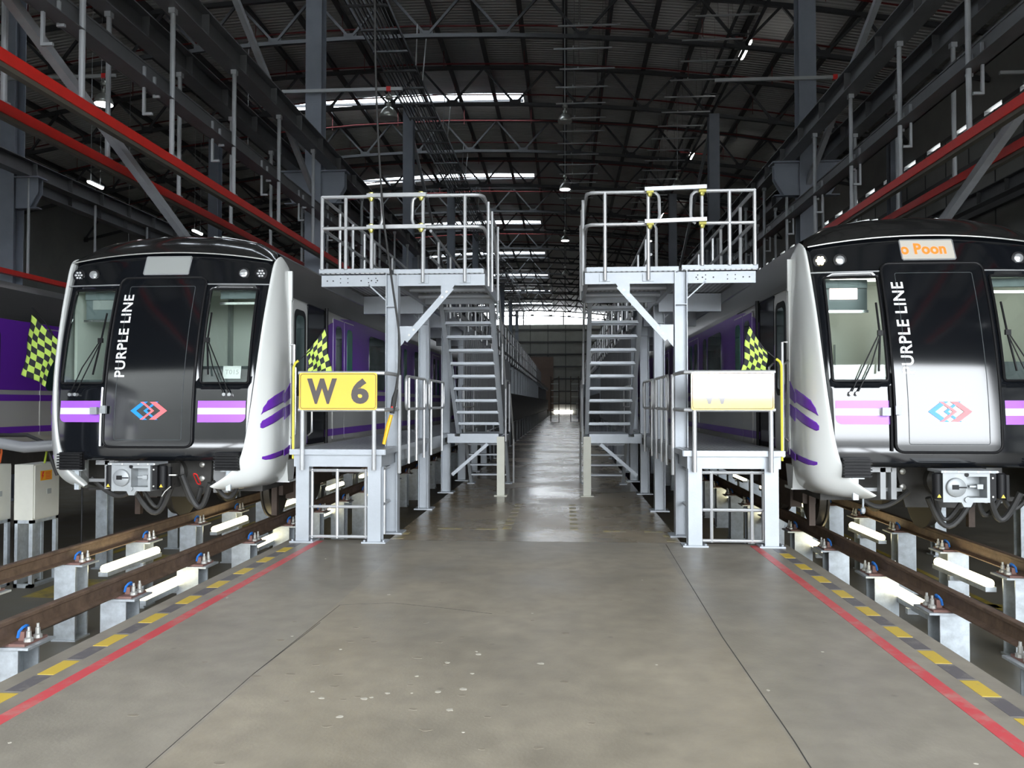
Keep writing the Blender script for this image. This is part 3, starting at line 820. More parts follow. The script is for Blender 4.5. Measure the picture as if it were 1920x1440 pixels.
def make_train(side, cx, y0, label, lit=False, front=True, cars=3):
    t = thing('metro_train', label, 'train', (cx, y0, 0))
    low, up = body_section(0)
    # ---- cars: shells
    for c in range(cars):
        ya = .95 if c == 0 else c * 20.0 + .3
        yb = (c + 1) * 20.0 - .3
        m = MB(); loop = [(-u, z) for u, z in low[::-1]][::-1]
        P = [(-u, z) for u, z in low]          # left side bottom -> top
        right = [(u, z) for u, z in low]
        for L_, fl in ((P, False), (right, True)):
            m.grid([[(u, y, z) for u, z in L_] for y in (ya, yb)], 0, fl)
        m.box(-1.46, 1.46, ya + .6, yb, 1.0, 1.06); m.box(-1.45, 1.45, yb - .02, yb, 1.05, 3.3)
        bd = m.build('car_body', 'train_silver', t, 30)
        m = MB(); Q = [(-u, z) for u, z in up] + [(u, z) for u, z in up[::-1]][1:]
        m.grid([[(u, y, z) for u, z in Q] for y in (ya, yb)], 0)
        m.box(-1.47, -1.42, ya, yb, 3.18, 3.26); m.box(1.42, 1.47, ya, yb, 3.18, 3.26)
        m.build('roof', 'cantrail_dark', t, 40)
        m = MB(); m.box(-1.25, 1.25, ya + 3.2, yb - 1, .45, 1.0); m.build('underframe_equipment', 'machinery', t, smooth=0)
        # doors and windows on both sides
        if c == 0 or not front:
            for s in (-1, 1):
                def slab(mb, a, b, z0, z1, r=.06, x=1.486, th=.008, mi=0):
                    poly = []
                    for (py, pz, a0) in ((b - r, z1 - r, 0), (a + r, z1 - r, pi / 2), (a + r, z0 + r, pi), (b - r, z0 + r, 1.5 * pi)):
                        for i in range(5): poly.append((py + r * cos(a0 + pi / 8 * i), pz + r * sin(a0 + pi / 8 * i)))
                    mb.prism(poly, 'x', s * (x - .02), s * x, mi)
                o_ = c * 20.0
                for dc in (3.56, 8.4, 13.2, 18.0):
                    for (a, b), wa, gm in (((dc - .64, dc - .01), dc - .50, 'side_glass'), ((dc + .01, dc + .64), dc + .16, 'green_glass')):
                        dr = MB(); slab(dr, o_ + a, o_ + b, 1.12, 3.1, .05, 1.492); d = dr.build('passenger_door', 'train_silver', t, 30)
                        lv = MB()
                        for z0, z1 in ((1.95, 3.08), (1.76, 1.87), (1.2, 1.31)): lv.box(s * 1.485, s * 1.4955, o_ + a + .01, o_ + b - .01, z0, z1)
                        lv.build('door_livery', 'purple', d, 0)
                        g = MB(); slab(g, o_ + wa, o_ + wa + .34, 1.95, 2.98, .1, 1.500); g.build('door_window', gm, d, 30)
                for a, b in ((5.3, 6.6), (6.8, 7.15), (9.9, 11.5), (14.7, 16.4)):
                    g = MB(); slab(g, o_ + a, o_ + b, 1.98, 3.0, .12, 1.498); g.build('side_window', 'side_glass', t, 30)
                if c == 0:
                    g = MB(); slab(g, 1.66, 2.46, 1.12, 3.16, .02, 1.494); g.build('black_side_panel', 'train_black', t, 30)
                    g = MB(); g.tube([(s * 1.50, 2.53, 1.1), (s * 1.50, 2.53, 3.2)], .028, 8); g.build('drain_pipe', 'train_black_matt', t)
                    dr = MB(); slab(dr, .98, 1.60, 1.10, 3.14, .1, 1.500); d = dr.build('cab_door', 'train_silver', t, 30)
                    g = MB(); slab(g, 1.12, 1.45, 1.9, 2.95, .09, 1.508); g.build('door_window', 'side_glass', d, 30)
                    g = MB(); slab(g, 1.04, 1.53, 1.82, 3.03, .12, 1.504); g.build('window_gasket', 'train_black_matt', d, 30)
                    for yy in (.93, 1.64):
                        g = MB(); g.tube([(s * 1.50, yy, 1.25), (s * 1.56, yy, 1.3), (s * 1.56, yy, 2.2), (s * 1.50, yy, 2.25)], .018, 8)
                        g.build('grab_rail', 'chrome', t)
        # livery
        for s in (-1, 1):
            m = MB(); x0, x1 = s * 1.482, s * 1.4895
            if c == 0:
                big = [(19.7, 1.95), (19.7, 3.17), (4.0, 3.17), (3.4, 3.12), (2.8, 2.99), (2.2, 2.78), (1.7, 2.52), (1.3, 2.26), (1.0, 2.04), (.72, 1.84), (.72, 1.72), (1.1, 1.84), (1.6, 1.92), (2.2, 1.95)]
                m.prism(big, 'x', x0, x1)
                m.prism([(19.7, 1.76), (19.7, 1.87), (2.2, 1.87), (1.3, 1.80), (.72, 1.66), (.72, 1.50), (1.2, 1.66), (2.0, 1.76)], 'x', x0, x1)
                m.prism([(19.7, 1.20), (19.7, 1.31), (2.2, 1.31), (1.2, 1.22), (.72, 1.10), (.72, 1.02), (1.2, 1.10), (2.2, 1.20)], 'x', x0, x1)
            else:
                for z0, z1 in ((1.95, 3.17), (1.76, 1.87), (1.2, 1.31)): m.prism([(ya, z0), (yb, z0), (yb, z1), (ya, z1)], 'x', x0, x1)
            m.build('purple_band', 'purple', t, 20)
    for s in (-1, 1) if front else ():
        m = MB(); m.prism([(s * .35, 4.04), (s * .95, 3.93), (s * .95, 3.86), (s * .35, 3.97)], 'y', 1.05, 3.4); m.prism([(s * .40, 4.07), (s * .90, 3.975), (s * .90, 3.9), (s * .40, 4.0)], 'y', 1.2, 3.2)
        m.build('roof_unit', 'train_white', t, smooth=0)
    # ---- bogie under the cab
    b = MB()
    for s in (-1, 1): b.box(s * .95, s * 1.12, 1.7, 4.7, .38, .62); b.box(s * .85, s * 1.15, 2.9, 3.5, .6, .9)
    b.box(-1.0, 1.0, 2.95, 3.45, .35, .65);
    for s in (-1, 1): b.box(s * .98, s * 1.06, 1.62, 1.7, .1, .55); b.box(s * 1.0, s * 1.16, 2.15, 2.65, .28, .62)
    bo = b.build('bogie', 'bogie_brown', t, smooth=0)
    for yy in (2.4, 4.1):
        for s in (-1, 1):
            w = MB(); w.lathe((s * .75, yy, .43), [(.06, -s * .08), (.30, -s * .06), (.41, -s * .07), (.46, -s * .065), (.46, -s * .04), (.43, -s * .03), (.425, s * .06), (.38, s * .065), (.3, s * .03), (.12, s * .04), (.1, s * .12)], 28, 0, 'x')
            w.build('wheel', 'wheel_steel', bo)
    if not front:
        m = MB(); m.box(-1.46, 1.46, .9, .95, 1.05, 3.3); m.build('end_panel', 'train_black', t, smooth=0)
        return t
    # ---- black front: one shell with two window openings
    us = [-1.40, -1.30, -1.22] + [-1.22 + .58 * i / 6 for i in range(1, 7)] + [-.64 + 1.28 * i / 14 for i in range(1, 15)] + [.64 + .58 * i / 6 for i in range(1, 7)] + [1.30, 1.40]
    zs = [1.0, 1.06, 1.2] + [1.2 + .78 * i / 8 for i in range(1, 9)] + [1.98 + 1.22 * i / 14 for i in range(1, 15)] + [3.2 + .4 * i / 5 for i in range(1, 6)]
    top = lambda u: 3.60 + .12 * (1 - (u / 1.4) ** 2)
    V = []; F = []
    for z in zs:
        for u in us:
            zz = z if z < 3.2 else 3.2 + (z - 3.2) / .4 * (top(u) - 3.2)
            lim = 1.40 if z > 3.4 else 1.345 + (z - 2) * .035 if z > 2 else 1.345 - (2 - z) * .12
            lim = max(lim, 1.25); au_ = abs(u)
            uu = u if au_ <= 1.22 else math.copysign(1.22 + (au_ - 1.22) / .18 * (lim - 1.22), u)
            V.append((uu, yface(uu, zz) + max(0, abs(u) - 1.30) * .6, zz))
    nu = len(us)
    for j in range(len(zs) - 1):
        for i in range(nu - 1):
            uc, zc = (us[i] + us[i + 1]) / 2, (zs[j] + zs[j + 1]) / 2
            if 1.98 < zc < 3.2 and .64 < abs(uc) < 1.22: continue
            F.append((j * nu + i, j * nu + i + 1, (j + 1) * nu + i + 1, (j + 1) * nu + i))
    m = MB(); m.add(V, F); fs = m.build('front_panel', 'train_black', t, 60)
    sd = fs.modifiers.new('thickness', 'SOLIDIFY'); sd.thickness = .035; sd.offset = -1
    # dome from the crease up to the roof
    m = MB(); rows = []
    for k in range(9):
        a = k / 8
        row = []
        for i in range(25):
            u = -1.42 + 2.84 * i / 24
            zt = top(min(1.4, abs(u)))
            yb_ = yface(u, zt) - .015
            # roof height at this u
            au = abs(u)
            Q = up[::-1]
            zr = 4.02
            for (ua, za), (ub, zb) in zip(Q, Q[1:]):
                if ua <= au <= ub: zr = za + (zb - za) * (au - ua) / (ub - ua)
            zr = max(zr, 3.5)
            z = zt + (max(zr, zt - .02) - zt) * sin(a * pi / 2) if zr > zt - .02 else zt + (zr - zt) * a * a
            row.append((u, yb_ + (.98 - yb_) * (1 - cos(a * pi / 2)) ** .8, z))
        rows.append(row)
    m.grid(rows); dm = m.build('roof_dome', 'roof_black', t, 60)
    m = MB(); m.tube([(u / 20 * 1.36, yface(u / 20 * 1.36, top(u / 20 * 1.36)) - .022, top(u / 20 * 1.36) - .004) for u in range(-20, 21)], .008, 6)
    m.build('crease_highlight', 'train_silver', t)  # silver bead drawn in for the highlight along the crease
    m = MB(); m.tube([(u / 20 * 1.36, yface(u / 20 * 1.36, 3.27) - .004, 3.27) for u in range(-20, 21)], .009, 6)
    m.build('panel_seam', 'train_grey', t)
    # ---- white corner pillars sweeping under
    for s in (-1, 1):
        I = [(1.37, .30, 3.60), (1.365, .25, 3.4), (1.335, .16, 2.8), (1.30, .07, 2.0), (1.25, .045, 1.5), (1.19, .04, 1.12), (1.11, .03, .93), (.98, .01, .80), (.80, -.02, .69)]
        A = [(1.41, .32, 3.68), (1.405, .27, 3.45), (1.385, .17, 2.8), (1.37, .10, 2.0), (1.345, .075, 1.5), (1.30, .07, 1.08), (1.23, .06, .84), (1.08, .04, .70), (.83, -.01, .65)]
        B = [(1.45, .48, 3.62), (1.455, .40, 3.4), (1.465, .32, 2.8), (1.475, .28, 2.0), (1.475, .26, 1.5), (1.465, .26, 1.05), (1.42, .27, .78), (1.22, .25, .64), (.88, .08, .62)]
        D = [(1.44, 1.0, 3.55), (1.455, 1.0, 3.4), (1.475, .97, 2.8), (1.485, .95, 2.0), (1.485, .95, 1.5), (1.475, .95, 1.03), (1.44, .95, .74), (1.25, .93, .60), (1.0, .6, .6)]
        I = [(p[0], yface(p[0], p[2]) - .03 if p[2] > 1.0 else p[1], p[2]) for p in I]
        A = [(p[0] + (.05 if i < 7 else .03), p[1] + .008, p[2] + (.05 if i == 0 else 0) - (.025 if i > 5 else 0)) for i, p in enumerate(I)]
        B = [(p[0], max(p[1], min(.86, A[i][1] + .19)), p[2]) for i, p in enumerate(B)]
        D = [(p[0], 1.06 if i < 3 else p[1], p[2]) for i, p in enumerate(D)]
        def lerp(a, b, k): return tuple(a[i] + (b[i] - a[i]) * k for i in range(3))
        rows = []
        for i in range(9):
            J = (I[i][0] - .0, I[i][1] + .10, I[i][2])
            rows.append([J, I[i], lerp(I[i], A[i], .5), A[i], B[i], lerp(B[i], D[i], .4), D[i]])
        rows.insert(0, [lerp(p, (1.41, .80, 3.70), .75) for p in rows[0]])
        rows = [[(s * p[0], p[1], p[2]) for p in r] for r in rows]
        m = MB(); m.grid(rows, 0, s > 0)
        p = m.build('corner_pillar', 'train_white', t, 60)
        sb = p.modifiers.new('smooth', 'SUBSURF'); sb.levels = 2; sb.render_levels = 2
        # purple flashes wrapping onto the pillar
        def wrap(poly, nm):
            mm = MB(); VV = []
            n = 10
            # each poly row: (y, zlo, zhi)
            g = []
            for (yy, a, b_) in poly:
                r_ = []
                for k in range(7):
                    z = a + (b_ - a) * k / 6
                    # u on pillar for this y (arc from A to D)
                    f = max(0., min(1., (yy - .085) / .2)); u = 1.372 + (1.4785 - 1.372) * math.sqrt(f) + .008 if yy > .07 else 1.345
                    r_.append((s * u, yy - .004, z))
                g.append(r_)
            gg = []
            for r0, r1 in zip(g, g[1:]):
                for k in range(5): gg.append([tuple(a_[i] + (b2[i] - a_[i]) * k / 5 for i in range(3)) for a_, b2 in zip(r0, r1)])
            gg.append(g[-1])
            mm.grid(gg, 0, s < 0); o = mm.build(nm, 'purple', t, 60)
            sw = o.modifiers.new('on_surface', 'SHRINKWRAP'); sw.target = p; sw.wrap_method = 'NEAREST_SURFACEPOINT'; sw.wrap_mode = 'ABOVE_SURFACE'; sw.offset = .004
            q = o.modifiers.new('thickness', 'SOLIDIFY'); q.thickness = .004; q.offset = 0
            return o
        wrap([(.13, 1.575, 1.58), (.17, 1.60, 1.67), (.25, 1.63, 1.76), (.40, 1.67, 1.82), (.72, 1.74, 1.90)], 'purple_flash')
        wrap([(.12, 1.41, 1.46), (.16, 1.40, 1.50), (.25, 1.43, 1.54), (.40, 1.47, 1.59), (.72, 1.55, 1.67)], 'purple_flash')
        wrap([(.16, 1.0, 1.03), (.22, .985, 1.04), (.40, 1.0, 1.07), (.72, 1.03, 1.10)], 'purple_flash')
        m = MB(); m.box(s * 1.44, s * 1.495, .94, .96, 1.08, 3.12); m.box(s * 1.40, s * 1.505, .93, .965, 3.12, 3.52); m.build('corner_joint', 'train_white', t, smooth=0)
        # windscreen with frame
        lo, hi = (.64, 1.22) if s > 0 else (-1.22, -.64)
        g = MB(); patch(g, lo - .005, hi + .005, 1.975, 3.205, -.012, -.006, 6, 8); wd = g.build('windscreen', 'clear_glass', t, 40)
        g = MB(); g.tube(ring_path(lo - .005, hi + .005, 1.975, 3.205, .03, .006), .014, 6, closed=True); g.build('window_gasket', 'train_black_matt', wd)
        # sun blind
        g = MB(); g.box(lo + .03, hi - .03, .56, .62, 3.10, 3.2); bl = g.build('sun_blind', 'cab_blue_grey', t, smooth=0)
        g = MB(); g.box(lo + .03, hi - .03, .53, .56, 3.02 if s > 0 else 2.80, 3.05 if s > 0 else 2.83); g.build('blind_bar', 'chrome', bl, smooth=0)
        # wiper
        w = MB(); bz, bx = 1.83, .99
        if s < 0: bx = -1.02
        base = (bx, yface(bx, bz) - .05, bz)
        tip_u = s * .70; 
        for d in (-.035, .035):
            tip = (tip_u + d * .2, yface(tip_u, 2.52) - .06, 2.52)
            w.tube([(base[0] + d, base[1], base[2]), ((base[0] + tip[0]) / 2 + d, yface(.85, 2.15) - .07, 2.17), tip], .008, 6)
        bu = tip_u - s * .0
        w.tube([(bu + s * .05, yface(bu, 2.02) - .05, 2.08), (bu, yface(bu, 2.5) - .055, 2.5), (bu - s * .005, yface(bu, 2.95) - .05, 2.88)], .013, 6)
        w.box(bu - .03, bu + .03, yface(bu, 2.52) - .08, yface(bu, 2.52) - .05, 2.49, 2.55)
        wp = w.build('wiper', 'train_black_matt', t)
        w = MB()
        for d in (-.035, .035): w.lathe((base[0] + d, base[1] + .02, base[2]), [(.022, .05), (.022, -.03)], 10, 0, 'y')
        w.build('wiper_pivot', 'lens', wp)
        # stripes
        lo, hi = (.62, 1.21) if s > 0 else (-1.21, -.62)
        for a, b_, mt, nm in ((1.66, 1.75, 'purple_light', 'purple_stripe'), (1.58, 1.66, 'white_paint', 'white_stripe')):
            g = MB(); patch(g, lo, hi, a, b_, .0, .004, 6, 2); g.build(nm, mt, t, 60)
        g = MB(); z0_, z1_, r_ = 1.48, 1.58, .07
        zz = [z0_ + r_ * (1 - cos(pi / 2 * i / 6)) for i in range(7)] + [z1_]
        ins = lambda z: r_ - math.sqrt(max(0, r_ * r_ - (r_ - (z - z0_)) ** 2)) if z - z0_ < r_ else 0
        if s > 0: patch(g, lo, lambda z: hi - ins(z), 0, 0, .0, .004, 6, 2, 0, zz)
        else: patch(g, lambda z: lo + ins(z), hi, 0, 0, .0, .004, 6, 2, 0, zz)
        g.build('purple_stripe', 'purple_light', t, 60)
        # headlights
        for ui, (uu, rad) in enumerate(((1.24, .062), (1.02, .055))):
            u = s * uu; z = 3.42; y = yface(u, z)
            g = MB(); g.lathe((u, y + .01, z), [(rad + .022, 0), (rad + .022, -.026), (rad + .004, -.03)], 20, 0, 'y'); h = g.build('headlight', 'train_black_matt', t)
            g = MB()
            if ui == 0:
                for k in range(7):
                    a = pi / 3 * k; rr_ = 0 if k == 6 else rad * .62
                    g.lathe((u + rr_ * cos(a), y - .022, z + rr_ * sin(a)), [(rad * .29, 0), (rad * .26, -.012), (rad * .1, -.018)], 10, 0, 'y')
                g.build('lens', 'head_glow' if lit else 'lens', h)
            else:
                g.lathe((u, y - .02, z), [(rad, 0), (rad * .9, -.012), (rad * .4, -.02)], 18, 0, 'y'); g.build('lens', 'lens', h)
        # vent
        g = MB(); u0, u1 = s * .86, s * 1.16
        g.box(u0, u1, -.0, .06, .88, 1.10)
        v_ = g.build('vent_grille', 'train_black_matt', t, smooth=0)
        g = MB()
        for k in range(6): g.box(u0, u1, -.05, .02, .895 + k * .035, .91 + k * .035)
        g.build('louvres', 'train_black_matt', v_, smooth=0)
        # tail of the bracket below
        g = MB(); g.box(s * .96, s * 1.02, .1, .14, .62, .88); g.box(s * .90, s * 1.08, .08, .16, .86, .89)
        if lit and s < 0: g.lathe((s * .84, .3, .44), [(.015, 0), (.026, .02), (.026, .06), (.012, .08), (.012, .2)], 8)
        g.build('guard_bracket', 'galvanised', t, smooth=0)
    # ---- emergency door
    g = MB(); lo, hi, zz = rr(-.585, .565, 1.17, 3.36, .09); patch(g, lo, hi, 0, 0, .0, .022, 16, 2, 0, zz)
    dr = g.build('emergency_door', 'train_black', t, 50)
    g = MB(); g.tube(ring_path(-.585, .565, 1.17, 3.36, .09, .022), .016, 8, closed=True); g.build('door_seal', 'train_black_matt', dr)
    g = MB(); g.tube(ring_path(-.44, .43, 1.26, 3.24, .02, .022, 2), .004, 6, closed=True); g.build('panel_groove', 'cab_dark', dr)
    g = MB(); g.tube([(-.625, yface(-.62, z) - .02, z) for z in (1.18, 1.5, 1.92)], .016, 8)
    hg = g.build('hinge', 'lens' if not lit else 'train_black_matt', dr)
    g = MB(); g.box(-.60, -.53, -.055, -.02, 1.59, 1.69); g.box(-.74, -.65, -.045, .0, 1.58, 1.67); g.build('hinge_plate', 'coupler_grey', hg, smooth=0)
    # text up the door
    vs, fs_ = text_polys('PURPLE LINE', .2, .004, 0, 1.08)
    vs = fit(vs, 2.05, 3.13, 0, .135)
    g = MB(); W = [(-.345 - v[1] - .02 * (v[0] - 2.05), yface(-.36 - v[1], v[0]) - .0245, v[0]) for v in vs]
    g.add(W, [f[::1] for f in fs_]); o = g.build('purple_line_lettering', 'white_paint', dr, smooth=0)
    if not lit or True:
        # crossed chevrons emblem
        def chev(mb, tipx, dirn, wd, hh, cz=1.625):
            # arms run back from the tip at 0.6 m run per hh
            run = .145
            for sg in (-1, 1):
                poly = [(tipx, cz), (tipx + dirn * run, cz + sg * hh), (tipx + dirn * (run + wd), cz + sg * hh), (tipx + dirn * wd, cz)]
                P_ = [(a, yface(a, b) - .0255, b) for a, b in poly]
                mb.add(P_, [(0, 1, 2, 3)] if sg * dirn < 0 else [(3, 2, 1, 0)])
        g = MB(); chev(g, -.23, 1, .075, .113); chev(g, -.06, 1, .042, .113); g.build('blue_chevrons', 'logo_blue', dr, smooth=0)
        g = MB(); chev(g, .245, -1, .085, .111); chev(g, .08, -1, .042, .111)
        rc = g.build('red_chevrons', 'logo_red', dr, smooth=0); rc.location = (0, -.001, 0)
    # destination display
    g = MB(); patch(g, -.31, .29, 3.415, 3.655, .0, .006, 8, 4); dd = g.build('destination_display', 'display_lit' if lit else 'display_grey', t, 40)
    g = MB(); g.tube(ring_path(-.315, .295, 3.41, 3.66, .01, .006, 1), .009, 6, closed=True); g.build('display_frame', 'train_grey', dd)
    if lit:
        vs, fs_ = text_polys('o Poon', .18, .006, 0, 1.05); vs = fit(vs, -.32, .20, 3.475, 3.615)
        g = MB(); g.add([(v[0], yface(v[0], v[1]) - .012, v[1]) for v in vs], fs_); g.build('display_text', 'led_orange', dd, smooth=0)
    # ---- cab interior
    c = MB()
    c.box(-1.36, 1.36, 1.75, 1.8, 1.1, 3.4); c.box(-1.36, -1.32, .60, 1.75, 1.1, 3.3); c.box(1.32, 1.36, .60, 1.75, 1.1, 3.3)
    c.box(-1.36, 1.36, .62, 1.75, 3.30, 3.36); c.box(-1.2, 1.2, .2, 1.75, 1.1, 1.14)
    ci = c.build('cab_interior', 'cab_wall', t, smooth=0)
    c = MB(); c.box(-1.2, 1.2, .18, .62, 1.2, 2.02); c.box(.2, 1.2, .36, .62, 2.02, 2.2); c.build('driving_desk', 'cab_dark', ci, smooth=0)
    c = MB(); c.box(-1.08, -.80, 1.73, 1.75, 1.55, 3.1); c.build('door_glass', 'green_glass', ci, smooth=0)
    c = MB(); c.box(-.70, -.68, 1.68, 1.70, 1.7, 2.5); c.box(-1.2, -1.19, 1.73, 1.75, 1.2, 3.3); c.box(.3, .34, 1.65, 1.75, 1.2, 3.3); c.box(.86, .92, 1.7, 1.75, 1.2, 3.0); c.build('door_frame', 'display_grey', ci, smooth=0)
    c = MB(); c.box(-1.2, -.66, .60, .68, 2.84, 3.18); sgn = c.build('cab_display', 'cab_blue_grey', ci, smooth=0)
    c = MB(); c.box(-1.10, -.78, .585, .60, 2.97, 3.15); c.build('display_glass', 'led_red' if lit else 'display_grey', sgn, smooth=0)
    c = MB(); c.box(-.9, .9, 1.05, 1.2, 3.27, 3.30); c.build('ceiling_lamp', 'cab_lamp' if lit else 'white_paint', ci, smooth=0)
    if not lit:
        c = MB(); patch(c, .90, 1.12, 2.03, 2.19, -.02, -.016, 3, 3); pp = c.build('number_card', 'paper', t, 40)
        vs, fs_ = text_polys('T015', .1, .001); vs = fit(vs, .925, 1.095, 2.085, 2.145)
        c = MB(); c.add([(v[0], yface(v[0], v[1]) + .0155, v[1]) for v in vs], fs_); c.build('card_print', 'print_grey', pp, smooth=0)
    # ---- coupler and everything hung under the front
    k = MB(); k.box(-.5, .5, .55, .62, .62, 1.02); k.prism([(-.42, 1.0), (.62, 1.0), (.60, .62), (.45, .50), (-.3, .50)], 'y', .45, .50)
    pl = k.build('mounting_plate', 'machinery', t, smooth=0)
    k = MB(); k.lathe((0, .45, 0), [(.036, 0), (.036, -.03), (.02, -.04)], 10, 0, 'y')
    series(k.build('plate_bolt', 'bolt_zinc', pl), [(.50, 0, .92), (.50, 0, .74), (-.34, 0, .92), (-.34, 0, .74)])
    k = MB(); k.lathe((.10, .45, .82), [(.20, 0), (.20, -.1), (.14, -.14), (.14, -.42), (.1, -.5)], 20, 0, 'y'); k.box(-.05, .32, -.05, .2, .66, .97)
    cp = k.build('coupler', 'machinery', t)
    # head: plate with cone and funnel opening
    fy = -.38
    k = MB(); k.box(-.25, -.005, fy, fy + .16, .66, .98); k.box(.205, .235, fy, fy + .16, .66, .98); k.box(-.005, .205, fy, fy + .16, .935, .98); k.box(-.005, .205, fy, fy + .16, .66, .71)
    k.box(-.25, .235, fy + .16, fy + .2, .66, 1.0)
    k.lathe((-.12, fy, .82), [(.105, 0), (.10, -.025), (.09, -.032)], 20, 0, 'y')
    k.box(-.28, .30, fy - .03, fy + .3, .975, 1.0)
    k.lathe((-.005, fy, .69), [(.03, 0), (.03, -.02)], 12, 0, 'y'); k.prism([(-.06, .66), (.06, .66), (.035, .61), (-.035, .61)], 'y', fy, fy + .04)
    hd = k.build('coupler_head', 'coupler_grey', cp, 40)
    k = MB(); k.box(-.17, -.10, fy - .036, fy - .03, .80, .85); k.box(-.10, -.02, fy - .036, fy - .03, .815, .83); k.lathe((-.005, fy - .001, .955), [(.024, 0), (.024, -.003)], 12, 0, 'y'); k.build('latch_slot', 'train_black_matt', cp, smooth=0)
    k = MB(); k.box(.05, .19, fy + .05, fy + .09, .815, .835); k.box(.12, .18, fy + .03, fy + .09, .80, .85); k.build('coupling_hook', 'coupler_grey', cp, smooth=0)
    k = MB()
    k.lathe((-.29, fy + .05, .69), [(.035, 0), (.048, .01), (.048, .27), (.035, .28)], 14)
    series(k.build('buffer_cylinder', 'train_black_matt', cp), [(0, 0, 0), (.66, 0, 0)])
    k = MB(); k.box(.25, .31, fy + .02, fy + .2, .68, .96); k.box(.43, .46, fy + .05, fy + .09, .68, .95)
    k.build('control_box', 'train_black_matt', cp)
    k = MB()
    for u in (-.29, .37):
        k.prism([(u - .022, .71), (u + .022, .71), (u, .748)], 'y', fy - .003, fy + .0)
    k.build('warning_triangle', 'yellow_paint', cp, smooth=0)
    k = MB()
    for u in (-.24, -.1, .1, .22, .30): k.lathe((u, fy - .02, .988), [(.01, -.012), (.01, .012)], 8, 0, 'y')
    for z in (.72, .92): k.lathe((.27, fy + .02, z), [(.01, 0), (.01, -.012)], 8, 0, 'y')
    k.build('head_screws', 'bolt_zinc', cp)
    if not lit:
        k = MB()
        k.tube(ring_path(0, .05, 0, .15, .018, 0, 3), .008, 6, closed=True)
        h_ = k.build('red_handle', 'red_plastic', cp); h_.location = (.49, fy - .02, .68); h_.rotation_euler = (0, R(8), 0)
        k = MB(); k.tube([(.49, fy, .72), (.42, fy, .66), (.38, fy, .60)], .006, 6); k.box(.47, .56, fy - .01, fy + .02, .85, .865); k.build('handle_wire', 'bolt_zinc', cp)
    # hoses
    def hose(p0, p1, sag, r, y):
        pts = []
        for i in range(13):
            a = i / 12; pts.append((p0[0] + (p1[0] - p0[0]) * a, y + .08 * sin(a * pi), p0[1] + (p1[1] - p0[1]) * a - sag * sin(a * pi)))
        return MB().tube(pts, r, 8).build('air_hose', 'rubber', t)
    hose((-.22, .66), (.30, .72), .36, .032, .05); hose((-.12, .64), (.16, .6), .22, .024, .1)
    hose((.42, .82), (.78, .72), .36, .036, .05); hose((.34, .80), (.62, .66), .28, .03, .15); hose((.7, .72), (1.05, .72), .22, .028, .3); hose((-.95, .75), (-.3, .7), .22, .03, .35)
    k = MB(); k.box(-.95, -.40, .3, .34, .70, .74); k.box(-.56, -.50, .2, .3, .62, .98); k.box(-.68, -.62, .2, .3, .62, .98); k.box(-.8, -.55, .2, .6, .93, 1.0); k.box(.62, .82, .5, .9, .55, 1.0)
    k.box(-.35, .62, .62, 1.4, .72, 1.0); k.build('under_cab_frame', 'train_grey', t, smooth=0)
    k = MB(); k.box(-1.2, 1.2, .7, 1.5, .55, 1.0); k.build('under_cab_equipment', 'machinery', t, smooth=0)
    for s in (-1, 1):
        k = MB(); k.prism([(.9, .95), (1.25, .95), (1.15, .66), (.95, .66)], 'x', s * 1.32, s * 1.46); k.box(s * 1.2, s * 1.46, 1.0, 1.3, .64, .67); k.build('step_bracket', 'train_white', t, smooth=0)
    return t
make_train('left', -5.22, 9.72, 'metro train with black front and unlit display on the left track', False)
make_train('right', 4.28, 9.25, 'metro train with lit orange display and headlights on the right track', True)
make_train('outer', -11.1, 1.5, 'dim metro train with dark purple side, at the left edge beyond the left train', False, False, 3)

